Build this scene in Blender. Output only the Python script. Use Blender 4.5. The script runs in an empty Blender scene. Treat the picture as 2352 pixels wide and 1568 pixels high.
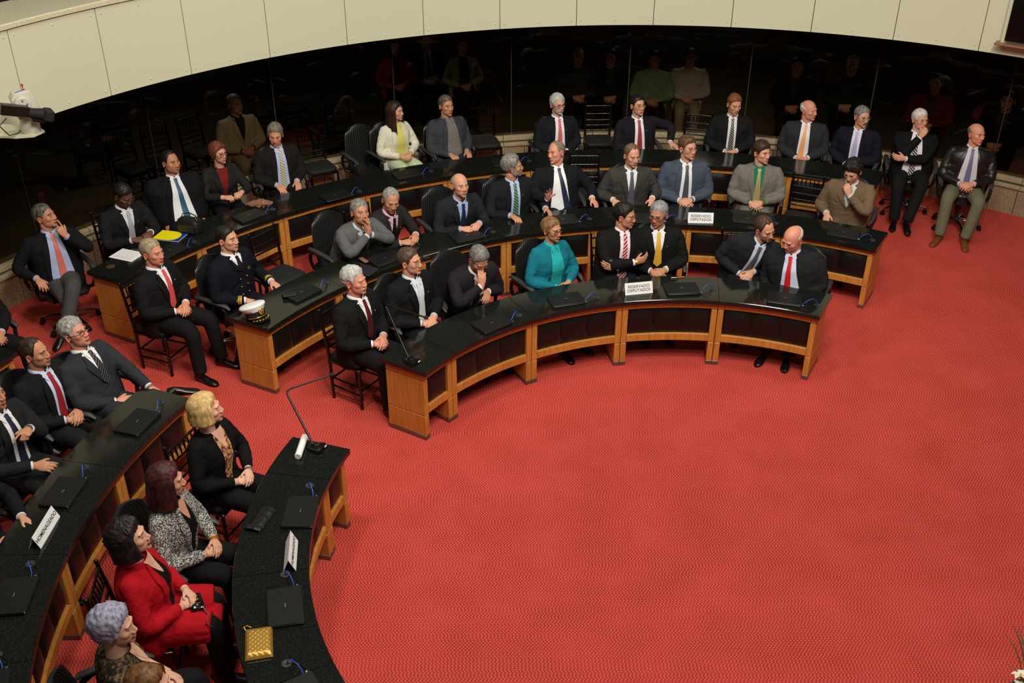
import bpy, bmesh, math, random
import numpy as np
from mathutils import Vector, Matrix, noise

random.seed(7)
SC = bpy.context.scene
COL = SC.collection
PI = math.pi

# ------------------------------------------------------------------ camera
F_PX, CAM_H, PITCH, ROLL = 2409.6, 5.7131, math.radians(31.037), math.radians(0.146)
W_PX, H_PX = 2352.0, 1568.0
_fw = Vector((0, math.cos(PITCH), -math.sin(PITCH)))
_rt = Vector((1, 0, 0)); _up = _rt.cross(_fw)
CAM_R = _rt * math.cos(ROLL) + _up * math.sin(ROLL)
CAM_U = -_rt * math.sin(ROLL) + _up * math.cos(ROLL)
cam_data = bpy.data.cameras.new('camera')
cam_data.sensor_fit = 'HORIZONTAL'; cam_data.sensor_width = 36.0
cam_data.lens = F_PX / W_PX * 36.0
cam_data.clip_start = 0.05; cam_data.clip_end = 200
cam = bpy.data.objects.new('camera', cam_data); COL.objects.link(cam)
mw = Matrix.Identity(4)
for i in range(3):
    mw[i][0] = CAM_R[i]; mw[i][1] = CAM_U[i]; mw[i][2] = -_fw[i]
mw[2][3] = CAM_H
cam.matrix_world = mw
SC.camera = cam

# ------------------------------------------------------------------ world, lamps, exposure
SC.view_settings.view_transform = 'Standard'
SC.view_settings.look = 'None'
SC.view_settings.gamma = 1.0
SC.view_settings.use_curve_mapping = False
SC.view_settings.exposure = 0.0
world = bpy.data.worlds.new('hall_air'); SC.world = world
world.use_nodes = True
bg = world.node_tree.nodes['Background']
bg.inputs[0].default_value = (1.0, 0.95, 0.85, 1); bg.inputs[1].default_value = 0.06

def area_lamp(loc, size, energy, target, color=(1.0, 0.935, 0.80), spread=180):
    d = bpy.data.lights.new('ceiling_or_fill_lamp', 'AREA'); d.shape = 'DISK'; d.size = size; d.energy = energy; d.color = color; d.spread = math.radians(spread)
    o = bpy.data.objects.new('ceiling_or_fill_lamp', d); COL.objects.link(o)
    o.location = loc
    o.rotation_euler = (Vector(target) - Vector(loc)).to_track_quat('-Z', 'Y').to_euler()
    return o
for (lx, ly, e, tx, ty) in [(-2.6, 6.0, 250, -2.6, 7.5), (0.9, 5.0, 320, 0.8, 7.6), (3.6, 5.4, 190, 2.8, 8.0),
                            (-2.2, 9.4, 80, -2.8, 11.2), (1.6, 9.6, 90, 1.4, 12.0), (4.6, 9.0, 60, 4.4, 11.6),
                            (1.2, 1.5, 270, 1.2, 7.0), (6.0, 4.2, 40, 3.0, 8.0)]:
    area_lamp((lx, ly, 8.2), 0.9, e * .62, (tx, ty, 0.8))

for (lx, ly, e, tx, ty) in [(0.6, 3.6, 30, -3.2, 11.0), (1.5, 3.2, 36, 1.2, 12.8), (2.6, 3.6, 26, 4.6, 12.0), (2.2, 5.2, 14, -3.6, 7.6)]:
    area_lamp((lx, ly, 8.2), 0.6, e, (tx, ty, 1.1), spread=62)
area_lamp((-4.2, 14.6, 2.9), .6, 13, (-4.0, 13.4, 0)); area_lamp((3.2, 17.4, 2.9), .6, 9, (2.6, 16.0, 0)); area_lamp((7.6, 14.6, 2.9), .6, 6, (7.0, 13.6, 0))  # unseen fill lights, added to brighten the gallery behind the glass
# pixel of the 2352x1568 photograph -> place in the hall at height z / at radius R around a centre
def ray(px, py):
    return _fw + CAM_R * ((px - W_PX / 2) / F_PX) + CAM_U * ((H_PX / 2 - py) / F_PX)
def at(px, py, z):
    d = ray(px, py); t = (z - CAM_H) / d.z
    return Vector((0, 0, CAM_H)) + d * t
def at_radius(px, py, R, c):
    d = ray(px, py); a = d.x * d.x + d.y * d.y; b = -2 * (d.x * c[0] + d.y * c[1]); k = c[0] ** 2 + c[1] ** 2 - R * R
    t = (-b + math.sqrt(b * b - 4 * a * k)) / (2 * a)
    return Vector((0, 0, CAM_H)) + d * t

C_HALL = (1.6, 6.4)
# ------------------------------------------------------------------ helpers
def lin(c):
    return tuple(((x / 255.0) / 12.92 if x / 255.0 <= 0.04045 else ((x / 255.0 + 0.055) / 1.055) ** 2.4) for x in c)

def tag(o, label=None, cat=None, group=None, kind=None):
    if label: o['label'] = label
    if cat: o['category'] = cat
    if group: o['group'] = group
    if kind: o['kind'] = kind
    return o

def empty(name, loc=(0, 0, 0), rz=0.0):
    o = bpy.data.objects.new(name, None); COL.objects.link(o)
    o.location = loc; o.rotation_euler = (0, 0, rz); o.empty_display_size = 0.1
    return o

def link_mesh(name, me, parent=None):
    o = bpy.data.objects.new(name, me); COL.objects.link(o)
    if parent is not None: o.parent = parent
    return o

class MB:
    """collects verts and faces for one mesh"""
    def __init__(self): self.v = []; self.f = []; self.uv = {}
    def add(self, vs, fs, M=None):
        b = len(self.v)
        for p in vs:
            p = Vector(p)
            if M is not None: p = M @ p
            self.v.append(p)
        for f in fs: self.f.append(tuple(b + i for i in f))
        return b
    def box(self, c, s, M=None, bev=0.0):
        x, y, z = s[0] / 2, s[1] / 2, s[2] / 2
        T = Matrix.Translation(c)
        if M is not None: T = M @ T
        if bev <= 0:
            vs = [(-x, -y, -z), (x, -y, -z), (x, y, -z), (-x, y, -z), (-x, -y, z), (x, -y, z), (x, y, z), (-x, y, z)]
            fs = [(0, 3, 2, 1), (4, 5, 6, 7), (0, 1, 5, 4), (1, 2, 6, 5), (2, 3, 7, 6), (3, 0, 4, 7)]
            self.add(vs, fs, T); return self
        b = min(bev, x * .9, y * .9, z * .9)
        def sq(xx, yy, zz): return [(-xx, -yy + b, zz), (-xx + b, -yy, zz), (xx - b, -yy, zz), (xx, -yy + b, zz), (xx, yy - b, zz), (xx - b, yy, zz), (-xx + b, yy, zz), (-xx, yy - b, zz)]
        rings = [[(p[0] * (x - b) / x, p[1] * (y - b) / y, -z) for p in sq(x, y, 0)], sq(x, y, -z + b), sq(x, y, z - b),
                 [(p[0] * (x - b) / x, p[1] * (y - b) / y, z) for p in sq(x, y, 0)]]
        self.loft(rings, T); return self
    def loft(self, rings, M=None, cap=True, closed=True):
        n = len(rings[0]); vs = [p for r in rings for p in r]; fs = []
        for i in range(len(rings) - 1):
            for j in range(n if closed else n - 1):
                k = (j + 1) % n
                fs.append((i * n + j, i * n + k, (i + 1) * n + k, (i + 1) * n + j))
        if cap and closed:
            fs.append(tuple(reversed(range(n)))); o = (len(rings) - 1) * n; fs.append(tuple(o + j for j in range(n)))
        self.add(vs, fs, M); return self
    def tube(self, pts, rad, n=10, M=None, cap=True, flat=1.0):
        pts = [Vector(p) for p in pts]
        if not hasattr(rad, '__len__'): rad = [rad] * len(pts)
        rings = []; prev = None
        for i, p in enumerate(pts):
            t = (pts[min(i + 1, len(pts) - 1)] - pts[max(i - 1, 0)])
            if t.length < 1e-9: t = Vector((0, 0, 1))
            t.normalize()
            if prev is None:
                a = Vector((0, 0, 1)) if abs(t.z) < .9 else Vector((1, 0, 0))
                x = a.cross(t).normalized()
            else:
                x = (prev - t * prev.dot(t))
                if x.length < 1e-6: x = Vector((1, 0, 0))
                x.normalize()
            prev = x; y = t.cross(x)
            rings.append([p + x * (math.cos(2 * PI * k / n) * rad[i]) + y * (math.sin(2 * PI * k / n) * rad[i] * flat) for k in range(n)])
        self.loft(rings, M, cap); return self
    def lathe(self, prof, n=20, M=None, cap=True):
        self.loft([[(r * math.cos(2 * PI * k / n), r * math.sin(2 * PI * k / n), z) for k in range(n)] for r, z in prof], M, cap); return self
    def ball(self, c, r, n=12, m=8, M=None):
        if not hasattr(r, '__len__'): r = (r, r, r)
        rings = []
        for i in range(1, m):
            e = -PI / 2 + PI * i / m
            rings.append([(c[0] + r[0] * math.cos(e) * math.cos(2 * PI * k / n), c[1] + r[1] * math.cos(e) * math.sin(2 * PI * k / n), c[2] + r[2] * math.sin(e)) for k in range(n)])
        b = len(self.v)
        self.loft(rings, M, cap=False)
        lo = Vector((c[0], c[1], c[2] - r[2])); hi = Vector((c[0], c[1], c[2] + r[2]))
        if M is not None: lo = M @ lo; hi = M @ hi
        self.v += [lo, hi]; a = len(self.v) - 2; t = b + (m - 2) * n
        for k in range(n):
            self.f.append((a, b + (k + 1) % n, b + k)); self.f.append((a + 1, t + k, t + (k + 1) % n))
        return self
    def grid(self, P, thick=None):
        """P[i][j] points; thick(i,j) -> back-offset vector makes a closed thin shell"""
        ni, nj = len(P), len(P[0]); b = len(self.v)
        for r in P:
            for p in r: self.v.append(Vector(p))
        for i in range(ni - 1):
            for j in range(nj - 1): self.f.append((b + i * nj + j, b + i * nj + j + 1, b + (i + 1) * nj + j + 1, b + (i + 1) * nj + j))
        if thick is not None:
            b2 = len(self.v)
            for i in range(ni):
                for j in range(nj): self.v.append(Vector(P[i][j]) + thick)
            for i in range(ni - 1):
                for j in range(nj - 1): self.f.append((b2 + i * nj + j, b2 + (i + 1) * nj + j, b2 + (i + 1) * nj + j + 1, b2 + i * nj + j + 1))
            def q(a, c): self.f.append((b + a, b + c, b2 + c, b2 + a))
            for i in range(ni - 1): q((i + 1) * nj, i * nj); q(i * nj + nj - 1, (i + 1) * nj + nj - 1)
            for j in range(nj - 1): q(j, j + 1); q((ni - 1) * nj + j + 1, (ni - 1) * nj + j)
        return b
    def mesh(self, name, mat=None, smooth=40):
        me = bpy.data.meshes.new(name); me.from_pydata([tuple(p) for p in self.v], [], self.f)
        if mat: me.materials.append(mat)
        if smooth:
            me.shade_smooth(); me.set_sharp_from_angle(angle=math.radians(smooth))
        return me
    def build(self, name, mat, parent=None, smooth=40):
        return link_mesh(name, self.mesh(name, mat, smooth), parent)

def fixnormals(me):
    bm = bmesh.new(); bm.from_mesh(me); bmesh.ops.recalc_face_normals(bm, faces=bm.faces); bm.to_mesh(me); bm.free()

def copy_tree(o, parent=None):
    c = o.copy(); COL.objects.link(c); c.parent = parent
    for ch in KIDS.get(o, []): copy_tree(ch, c)
    return c
KIDS = {}
def note_kids(root):
    def rec(o):
        KIDS[o] = [x for x in ALLK if x.parent is o]
        for x in KIDS[o]: rec(x)
    ALLK = [x for x in COL.objects if x.parent is not None]
    rec(root)

# ------------------------------------------------------------------ materials
def mat(name, color, rough=0.6, metal=0.0, spec=0.5, coat=0.0):
    m = bpy.data.materials.new(name); m.use_nodes = True
    b = m.node_tree.nodes['Principled BSDF']
    b.inputs['Base Color'].default_value = (*color, 1); b.inputs['Roughness'].default_value = rough
    b.inputs['Metallic'].default_value = metal; b.inputs['Specular IOR Level'].default_value = spec
    b.inputs['Coat Weight'].default_value = coat
    return m
def nodes(m): return m.node_tree.nodes, m.node_tree.links, m.node_tree.nodes['Principled BSDF']
def noise_col(m, c1, c2, scale, detail=3, coord='Object', stretch=(1, 1, 1), lo=.35, hi=.65):
    n, l, b = nodes(m)
    tc = n.new('ShaderNodeTexCoord'); mp = n.new('ShaderNodeMapping'); mp.inputs['Scale'].default_value = stretch
    nz = n.new('ShaderNodeTexNoise'); nz.inputs['Scale'].default_value = scale; nz.inputs['Detail'].default_value = detail
    cr = n.new('ShaderNodeValToRGB'); cr.color_ramp.elements[0].position = lo; cr.color_ramp.elements[1].position = hi
    cr.color_ramp.elements[0].color = (*c1, 1); cr.color_ramp.elements[1].color = (*c2, 1)
    l.new(tc.outputs[coord], mp.inputs[0]); l.new(mp.outputs[0], nz.inputs['Vector']); l.new(nz.outputs['Fac'], cr.inputs[0]); l.new(cr.outputs[0], b.inputs['Base Color'])
    return nz, cr
def bump(m, scale, strength, dist=.01, detail=2, stretch=(1, 1, 1)):
    n, l, b = nodes(m)
    tc = n.new('ShaderNodeTexCoord'); mp = n.new('ShaderNodeMapping'); mp.inputs['Scale'].default_value = stretch
    nz = n.new('ShaderNodeTexNoise'); nz.inputs['Scale'].default_value = scale; nz.inputs['Detail'].default_value = detail
    bp = n.new('ShaderNodeBump'); bp.inputs['Strength'].default_value = strength; bp.inputs['Distance'].default_value = dist
    l.new(tc.outputs['Object'], mp.inputs[0]); l.new(mp.outputs[0], nz.inputs['Vector']); l.new(nz.outputs['Fac'], bp.inputs['Height']); l.new(bp.outputs[0], b.inputs['Normal'])

def make_carpet():
    m = mat('carpet_red', lin((190, 50, 50)), .95, spec=.1)
    n, l, b = nodes(m)
    geo = n.new('ShaderNodeNewGeometry'); sep = n.new('ShaderNodeSeparateXYZ'); l.new(geo.outputs['Position'], sep.inputs[0])
    def mth(op, a, c=None):
        k = n.new('ShaderNodeMath'); k.operation = op
        for i, q in enumerate((a, c)):
            if q is None: continue
            if isinstance(q, (int, float)): k.inputs[i].default_value = q
            else: l.new(q, k.inputs[i])
        return k.outputs[0]
    x, y = sep.outputs['X'], sep.outputs['Y']
    row = mth('SINE', mth('MULTIPLY', y, PI / .017))
    idx = mth('FLOOR', mth('MULTIPLY', y, 1 / .017)); wn = n.new('ShaderNodeTexWhiteNoise'); wn.noise_dimensions = '1D'; l.new(idx, wn.inputs['W'])
    shift = mth('MULTIPLY', mth('ADD', mth('MULTIPLY', idx, .5), mth('MULTIPLY', wn.outputs['Value'], .45)), 2 * PI)
    zig = mth('SINE', mth('ADD', mth('MULTIPLY', x, 2 * PI / .026), shift))
    band = mth('ABSOLUTE', row)
    f = mth('MULTIPLY', mth('GREATER_THAN', zig, .2), mth('GREATER_THAN', band, .5))
    nz = n.new('ShaderNodeTexNoise'); nz.inputs['Scale'].default_value = 2.2; nz.inputs['Detail'].default_value = 5
    l.new(geo.outputs['Position'], nz.inputs['Vector'])
    cr = n.new('ShaderNodeValToRGB'); cr.color_ramp.elements[0].position = .3; cr.color_ramp.elements[1].position = .72
    cr.color_ramp.elements[0].color = (*lin((178, 46, 52)), 1); cr.color_ramp.elements[1].color = (*lin((196, 58, 66)), 1)
    l.new(nz.outputs['Fac'], cr.inputs[0])
    mx = n.new('ShaderNodeMixRGB'); mx.inputs[2].default_value = (*lin((216, 136, 84)), 1)
    fz = mth('MULTIPLY', f, .58)
    l.new(fz, mx.inputs[0]); l.new(cr.outputs[0], mx.inputs[1]); l.new(mx.outputs[0], b.inputs['Base Color'])
    bp = n.new('ShaderNodeBump'); bp.inputs['Strength'].default_value = .3; bp.inputs['Distance'].default_value = .004
    l.new(zig, bp.inputs['Height']); l.new(bp.outputs[0], b.inputs['Normal'])
    return m
def make_granite():
    m = mat('black_granite', (0.008, .009, .008), .09, spec=.45)
    n, l, b = nodes(m)
    tc = n.new('ShaderNodeTexCoord')
    vo = n.new('ShaderNodeTexNoise'); vo.inputs['Scale'].default_value = 160; vo.inputs['Detail'].default_value = 3
    cr = n.new('ShaderNodeValToRGB'); cr.color_ramp.elements[0].position = .50; cr.color_ramp.elements[1].position = .75
    cr.color_ramp.elements[0].color = (.006, .007, .006, 1); cr.color_ramp.elements[1].color = (.030, .032, .027, 1)
    l.new(tc.outputs['Object'], vo.inputs['Vector']); l.new(vo.outputs['Fac'], cr.inputs[0]); l.new(cr.outputs[0], b.inputs['Base Color'])
    return m
def make_wood():
    m = mat('orange_veneer', lin((172, 98, 40)), .42)
    noise_col(m, lin((178, 112, 44)), lin((206, 144, 66)), 6, 5, stretch=(7, 7, .8), lo=.25, hi=.75)
    return m
def make_stone(name, a, b_, scale=60, rough=.5):
    m = mat(name, lin(a), rough); noise_col(m, lin(a), lin(b_), scale, 4); return m
def make_glass():
    m = bpy.data.materials.new('tinted_glass'); m.use_nodes = True
    n = m.node_tree.nodes; l = m.node_tree.links; n.clear()
    out = n.new('ShaderNodeOutputMaterial'); mx = n.new('ShaderNodeMixShader'); tr = n.new('ShaderNodeBsdfTransparent'); gl = n.new('ShaderNodeBsdfGlossy')
    fr = n.new('ShaderNodeFresnel'); fr.inputs['IOR'].default_value = 1.38
    tr.inputs[0].default_value = (.66, .63, .58, 1); gl.inputs['Roughness'].default_value = .02; gl.inputs[0].default_value = (.8, .8, .8, 1)
    l.new(fr.outputs[0], mx.inputs[0]); l.new(tr.outputs[0], mx.inputs[1]); l.new(gl.outputs[0], mx.inputs[2]); l.new(mx.outputs[0], out.inputs[0])
    return m
def make_lens():
    m = bpy.data.materials.new('spectacle_lens'); m.use_nodes = True
    n = m.node_tree.nodes; l = m.node_tree.links; n.clear()
    out = n.new('ShaderNodeOutputMaterial'); mx = n.new('ShaderNodeMixShader'); tr = n.new('ShaderNodeBsdfTransparent'); gl = n.new('ShaderNodeBsdfGlossy')
    tr.inputs[0].default_value = (.93, .93, .93, 1); gl.inputs['Roughness'].default_value = .03; mx.inputs[0].default_value = .06
    l.new(tr.outputs[0], mx.inputs[1]); l.new(gl.outputs[0], mx.inputs[2]); l.new(mx.outputs[0], out.inputs[0])
    return m

MT = dict(
    carpet=make_carpet(), granite=make_granite(), wood=make_wood(), glass=make_glass(), lens=make_lens(),
    plinth=mat('brushed_plinth', lin((120, 108, 100)), .4, .7),
    leather=mat('black_leather', lin((17, 17, 18)), .38, spec=.35),
    chair_leather=mat('chair_leather', lin((26, 26, 27)), .36, spec=.5),
    arm_pad=mat('armrest_rubber', lin((52, 53, 55)), .45),
    lacquer=mat('black_lacquer', lin((14, 12, 12)), .22, spec=.55),
    cushion=mat('black_cushion', lin((20, 19, 20)), .75),
    chrome=mat('chrome', (.75, .75, .76), .12, 1.0),
    panel=mat('cream_panel', lin((212, 212, 186)), .7, spec=.3),
    seam=mat('dark_joint', lin((70, 62, 46)), .9),
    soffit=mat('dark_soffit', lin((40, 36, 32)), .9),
    ledge=make_stone('speckled_ledge', (190, 184, 154), (226, 220, 190), 120, .45),
    slab=make_stone('beige_granite', (128, 112, 88), (172, 154, 124), 70, .4),
    slab_cap=make_stone('beige_granite_cap', (150, 136, 108), (190, 174, 140), 70, .3),
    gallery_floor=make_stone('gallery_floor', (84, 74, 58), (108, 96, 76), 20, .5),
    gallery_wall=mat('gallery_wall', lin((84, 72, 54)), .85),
    laptop=mat('laptop_lid', lin((26, 26, 27)), .45, spec=.25), laptop_edge=mat('laptop_base', lin((18, 18, 18)), .3),
    badge=mat('silver_badge', lin((150, 150, 150)), .3, .6),
    blue_cable=mat('blue_cable', lin((38, 82, 205)), .4), black_cable=mat('black_cable', lin((16, 16, 16)), .5),
    paper=mat('white_paper', lin((238, 238, 242)), .8), ink=mat('grey_ink', lin((92, 92, 98)), .8), dark_ink=mat('dark_ink', lin((34, 34, 40)), .8),
    gold=mat('gold', lin((226, 178, 70)), .3, .85), silver=mat('silver', lin((200, 200, 205)), .25, .9),
    black_plastic=mat('black_plastic', lin((16, 16, 17)), .35), white_plastic=mat('white_plastic', lin((208, 205, 190)), .45),
    eyeglass=mat('dark_frame', lin((30, 24, 22)), .3), eyeglass_metal=mat('metal_frame', lin((150, 140, 125)), .3, .8),
)
bump(MT['leather'], 30, .12, .01)
bump(MT['carpet'], 1, 0) if False else None

_cloth = {}
def cloth(c, rough=.85, wr=.35, sheen=0.0):
    key = (tuple(c), rough, wr)
    if key not in _cloth:
        m = mat('cloth_%d' % len(_cloth), lin(c), rough, spec=.15)
        bump(m, 13, wr * 2.0, .022, 4)
        _cloth[key] = m
    return _cloth[key]
def pattern_cloth(name, c1, c2, c3=None, scale=60, lo=.45, hi=.55, rough=.85):
    m = mat(name, lin(c1), rough, spec=.25)
    nz, cr = noise_col(m, lin(c1), lin(c2), scale, 3, lo=lo, hi=hi)
    if c3:
        e = cr.color_ramp.elements.new(min(.99, hi + .08)); e.color = (*lin(c3), 1)
    return m
_ties = {}
def tie_mat(kind, c1, c2=None, per=.03):
    key = (kind, tuple(c1), tuple(c2 or ()), per)
    if key in _ties: return _ties[key]
    m = mat('tie_%d' % len(_ties), lin(c1), .5, spec=.4); _ties[key] = m
    if kind == 'solid': return m
    n, l, b = nodes(m)
    uv = n.new('ShaderNodeUVMap'); sep = n.new('ShaderNodeSeparateXYZ'); l.new(uv.outputs[0], sep.inputs[0])
    def mth(op, a, c=None):
        k = n.new('ShaderNodeMath'); k.operation = op
        for i, q in enumerate((a, c)):
            if q is None: continue
            if isinstance(q, (int, float)): k.inputs[i].default_value = q
            else: l.new(q, k.inputs[i])
        return k.outputs[0]
    u, v = sep.outputs['X'], sep.outputs['Y']
    if kind == 'stripe': f = mth('GREATER_THAN', mth('SINE', mth('MULTIPLY', mth('ADD', v, mth('MULTIPLY', u, .9)), 2 * PI / per)), .25)
    elif kind == 'rstripe': f = mth('GREATER_THAN', mth('SINE', mth('MULTIPLY', mth('SUBTRACT', v, mth('MULTIPLY', u, .9)), 2 * PI / per)), .25)
    elif kind == 'pin': f = mth('GREATER_THAN', mth('SINE', mth('MULTIPLY', mth('ADD', v, mth('MULTIPLY', u, .9)), 2 * PI / per)), .8)
    else: f = mth('GREATER_THAN', mth('MULTIPLY', mth('SINE', mth('MULTIPLY', u, 2 * PI / per)), mth('SINE', mth('MULTIPLY', v, 2 * PI / per))), .55)
    mx = n.new('ShaderNodeMixRGB'); mx.inputs[1].default_value = (*lin(c1), 1); mx.inputs[2].default_value = (*lin(c2), 1)
    l.new(f, mx.inputs[0]); l.new(mx.outputs[0], b.inputs['Base Color'])
    return m
_hairm = {}
def hair_mat(c1, c2):
    key = (tuple(c1), tuple(c2))
    if key not in _hairm:
        m = mat('hair_%d' % len(_hairm), lin(c1), .5, spec=.35)
        noise_col(m, lin(c1), lin(c2), 45, 3, stretch=(1, 1, .35), lo=.35, hi=.68)
        bump(m, 110, .35, .006, 2, stretch=(1, 1, .3))
        _hairm[key] = m
    return _hairm[key]
def skin_mat():
    m = mat('skin', (.5, .3, .2), .5, spec=.35)
    n, l, b = nodes(m)
    a = n.new('ShaderNodeVertexColor'); a.layer_name = 'Col'
    l.new(a.outputs[0], b.inputs['Base Color'])
    b.inputs['Subsurface Weight'].default_value = 0.0
    return m
MT['skin'] = skin_mat()
# ------------------------------------------------------------------ the hall
def arc_pts(c, R, a0, a1, n, z):
    return [(c[0] + R * math.cos(math.radians(a0 + (a1 - a0) * i / n)), c[1] + R * math.sin(math.radians(a0 + (a1 - a0) * i / n)), z) for i in range(n + 1)]
def arc_block(mb, c, r0, r1, a0, a1, z0, z1, n=8, bev=0.0, bev_in=True):
    """solid annular block"""
    sec = [(r0, z0), (r1, z0), (r1, z1), (r0, z1)]
    if bev > 0: sec = [(r0, z0), (r1, z0), (r1, z1 - bev), (r1 - bev, z1), (r0 + bev, z1), (r0, z1 - bev)]
    rings = []
    for i in range(n + 1):
        a = math.radians(a0 + (a1 - a0) * i / n)
        rings.append([(c[0] + r * math.cos(a), c[1] + r * math.sin(a), z) for r, z in sec])
    if a1 > a0: rings = [list(reversed(r)) for r in rings]
    mb.loft(rings)
    return mb
def struct(o): o['kind'] = 'structure'; return o

R_WALL, R_BAL, Z_BAL, Z_BALTOP = 8.12, 7.17, 2.27, 3.17
mb = MB(); mb.lathe([(0.01, -.1), (R_WALL + .02, -.1), (R_WALL + .02, 0), (0.01, 0)], 96, Matrix.Translation((C_HALL[0], C_HALL[1], 0)))
floor = struct(mb.build('floor', MT['carpet'], smooth=0))
tag(floor, 'red carpet with a fine ochre fleck covering the chamber floor', 'carpet')
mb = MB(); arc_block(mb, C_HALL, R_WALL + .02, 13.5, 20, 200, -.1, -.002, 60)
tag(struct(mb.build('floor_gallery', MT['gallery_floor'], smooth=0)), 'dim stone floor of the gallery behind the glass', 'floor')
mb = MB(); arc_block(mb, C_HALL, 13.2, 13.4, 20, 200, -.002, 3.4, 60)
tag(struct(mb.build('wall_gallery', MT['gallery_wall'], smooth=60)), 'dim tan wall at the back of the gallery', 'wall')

# low stone wall under the glass
wb = struct(tag(empty('wall_base', (C_HALL[0], C_HALL[1], 0)), 'low beige granite wall under the dark glass', 'wall'))
mb = MB(); arc_block(mb, (0, 0), R_WALL + .03, R_WALL + .2, 28, 186, 0, .46, 80); mb.build('core', MT['seam'], wb, 60)
step = 2.3
mb = MB(); arc_block(mb, (0, 0), R_WALL, R_WALL + .04, -step / 2 + .035, step / 2 - .035, 0.0, .352, 2, .004); slab_me = mb.mesh('stone_slab', MT['slab'], 30)
mb = MB(); arc_block(mb, (0, 0), R_WALL - .03, R_WALL + .05, -step + .03, step - .03, .358, .40, 3, .006); cap_me = mb.mesh('cap_stone', MT['slab_cap'], 30)
mb = MB(); arc_block(mb, (0, 0), R_WALL + .02, R_WALL + .2, -step + .03, step - .03, .425, .485, 3, .006); cap2_me = mb.mesh('ledge_stone', MT['slab_cap'], 30)
a = 30.0
while a < 184:
    o = link_mesh('stone_slab', slab_me, wb); o.rotation_euler = (0, 0, math.radians(a)); a += step
a = 31.0
while a < 184:
    for nm, me in (('cap_stone', cap_me), ('ledge_stone', cap2_me)):
        o = link_mesh(nm, me, wb); o.rotation_euler = (0, 0, math.radians(a))
    a += 2 * step

# dark glass in front of the gallery
win = struct(tag(empty('window_1', (C_HALL[0], C_HALL[1], 0)), 'curved dark glass screen between chamber and gallery', 'window'))
gs = 11.65
mb = MB(); arc_block(mb, (0, 0), R_WALL + .09, R_WALL + .102, -gs / 2 + .05, gs / 2 - .05, .485, 2.5, 6); pane_me = mb.mesh('pane', MT['glass'], 60)
mb = MB(); mb.box((R_WALL + .115, 0, 1.48), (.012, .012, 2.0)); mull_me = mb.mesh('joint_strip', MT['seam'], 0)
for k in range(-4, 9):
    ac = 89.7 + gs * (k - .5)
    o = link_mesh('pane', pane_me, win); o.rotation_euler = (0, 0, math.radians(ac))
    o = link_mesh('joint_strip', mull_me, win); o.rotation_euler = (0, 0, math.radians(ac + gs / 2))

# cream balcony front
bal = struct(tag(empty('wall_back', (C_HALL[0], C_HALL[1], 0)), 'curved cream balcony front made of riveted panels', 'wall'))
ps = 7.87
mb = MB(); arc_block(mb, (0, 0), R_BAL + .03, R_BAL + .3, 22, 190, Z_BAL + .005, Z_BALTOP - .01, 80); mb.build('core', MT['seam'], bal, 60)
mb = MB(); arc_block(mb, (0, 0), R_BAL, R_BAL + .034, -ps / 2 + .035, ps / 2 - .035, Z_BAL, Z_BALTOP - .012, 6, .004); pan_me = mb.mesh('panel', MT['panel'], 30)
mb = MB(); mb.ball((0, 0, 0), (.009, .009, .009), 8, 6); riv_me = mb.mesh('rivet', MT['panel'], 60)
for k in range(-4, 14):
    ac = 57.0 + ps * (k + .5)
    p = link_mesh('panel', pan_me, bal); p.rotation_euler = (0, 0, math.radians(ac))
    for zz in (Z_BAL + .06, Z_BALTOP - .07):
        for da in (-.44, 0, .44):
            r = link_mesh('rivet', riv_me, p); aa = math.radians(da * ps); r.location = ((R_BAL - .002) * math.cos(aa), (R_BAL - .002) * math.sin(aa), zz)
mb = MB(); arc_block(mb, (0, 0), R_BAL - .025, R_BAL + .75, 22, 190, Z_BALTOP, Z_BALTOP + .05, 80, .012); mb.build('top_ledge', MT['ledge'], bal, 30)
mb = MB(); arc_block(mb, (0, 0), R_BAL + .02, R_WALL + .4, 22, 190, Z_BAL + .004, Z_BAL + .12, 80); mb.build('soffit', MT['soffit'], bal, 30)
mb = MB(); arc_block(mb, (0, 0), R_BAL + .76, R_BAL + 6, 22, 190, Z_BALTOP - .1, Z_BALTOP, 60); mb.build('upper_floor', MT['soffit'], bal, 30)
mb = MB()
for aa in (146.4,):
    t = math.radians(aa); mb.box(((R_BAL + .72) * math.cos(t), (R_BAL + .72) * math.sin(t), Z_BALTOP + .4), (.07, .07, .75))
mb.build('rail_post', MT['lacquer'], bal, 0)

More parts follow.
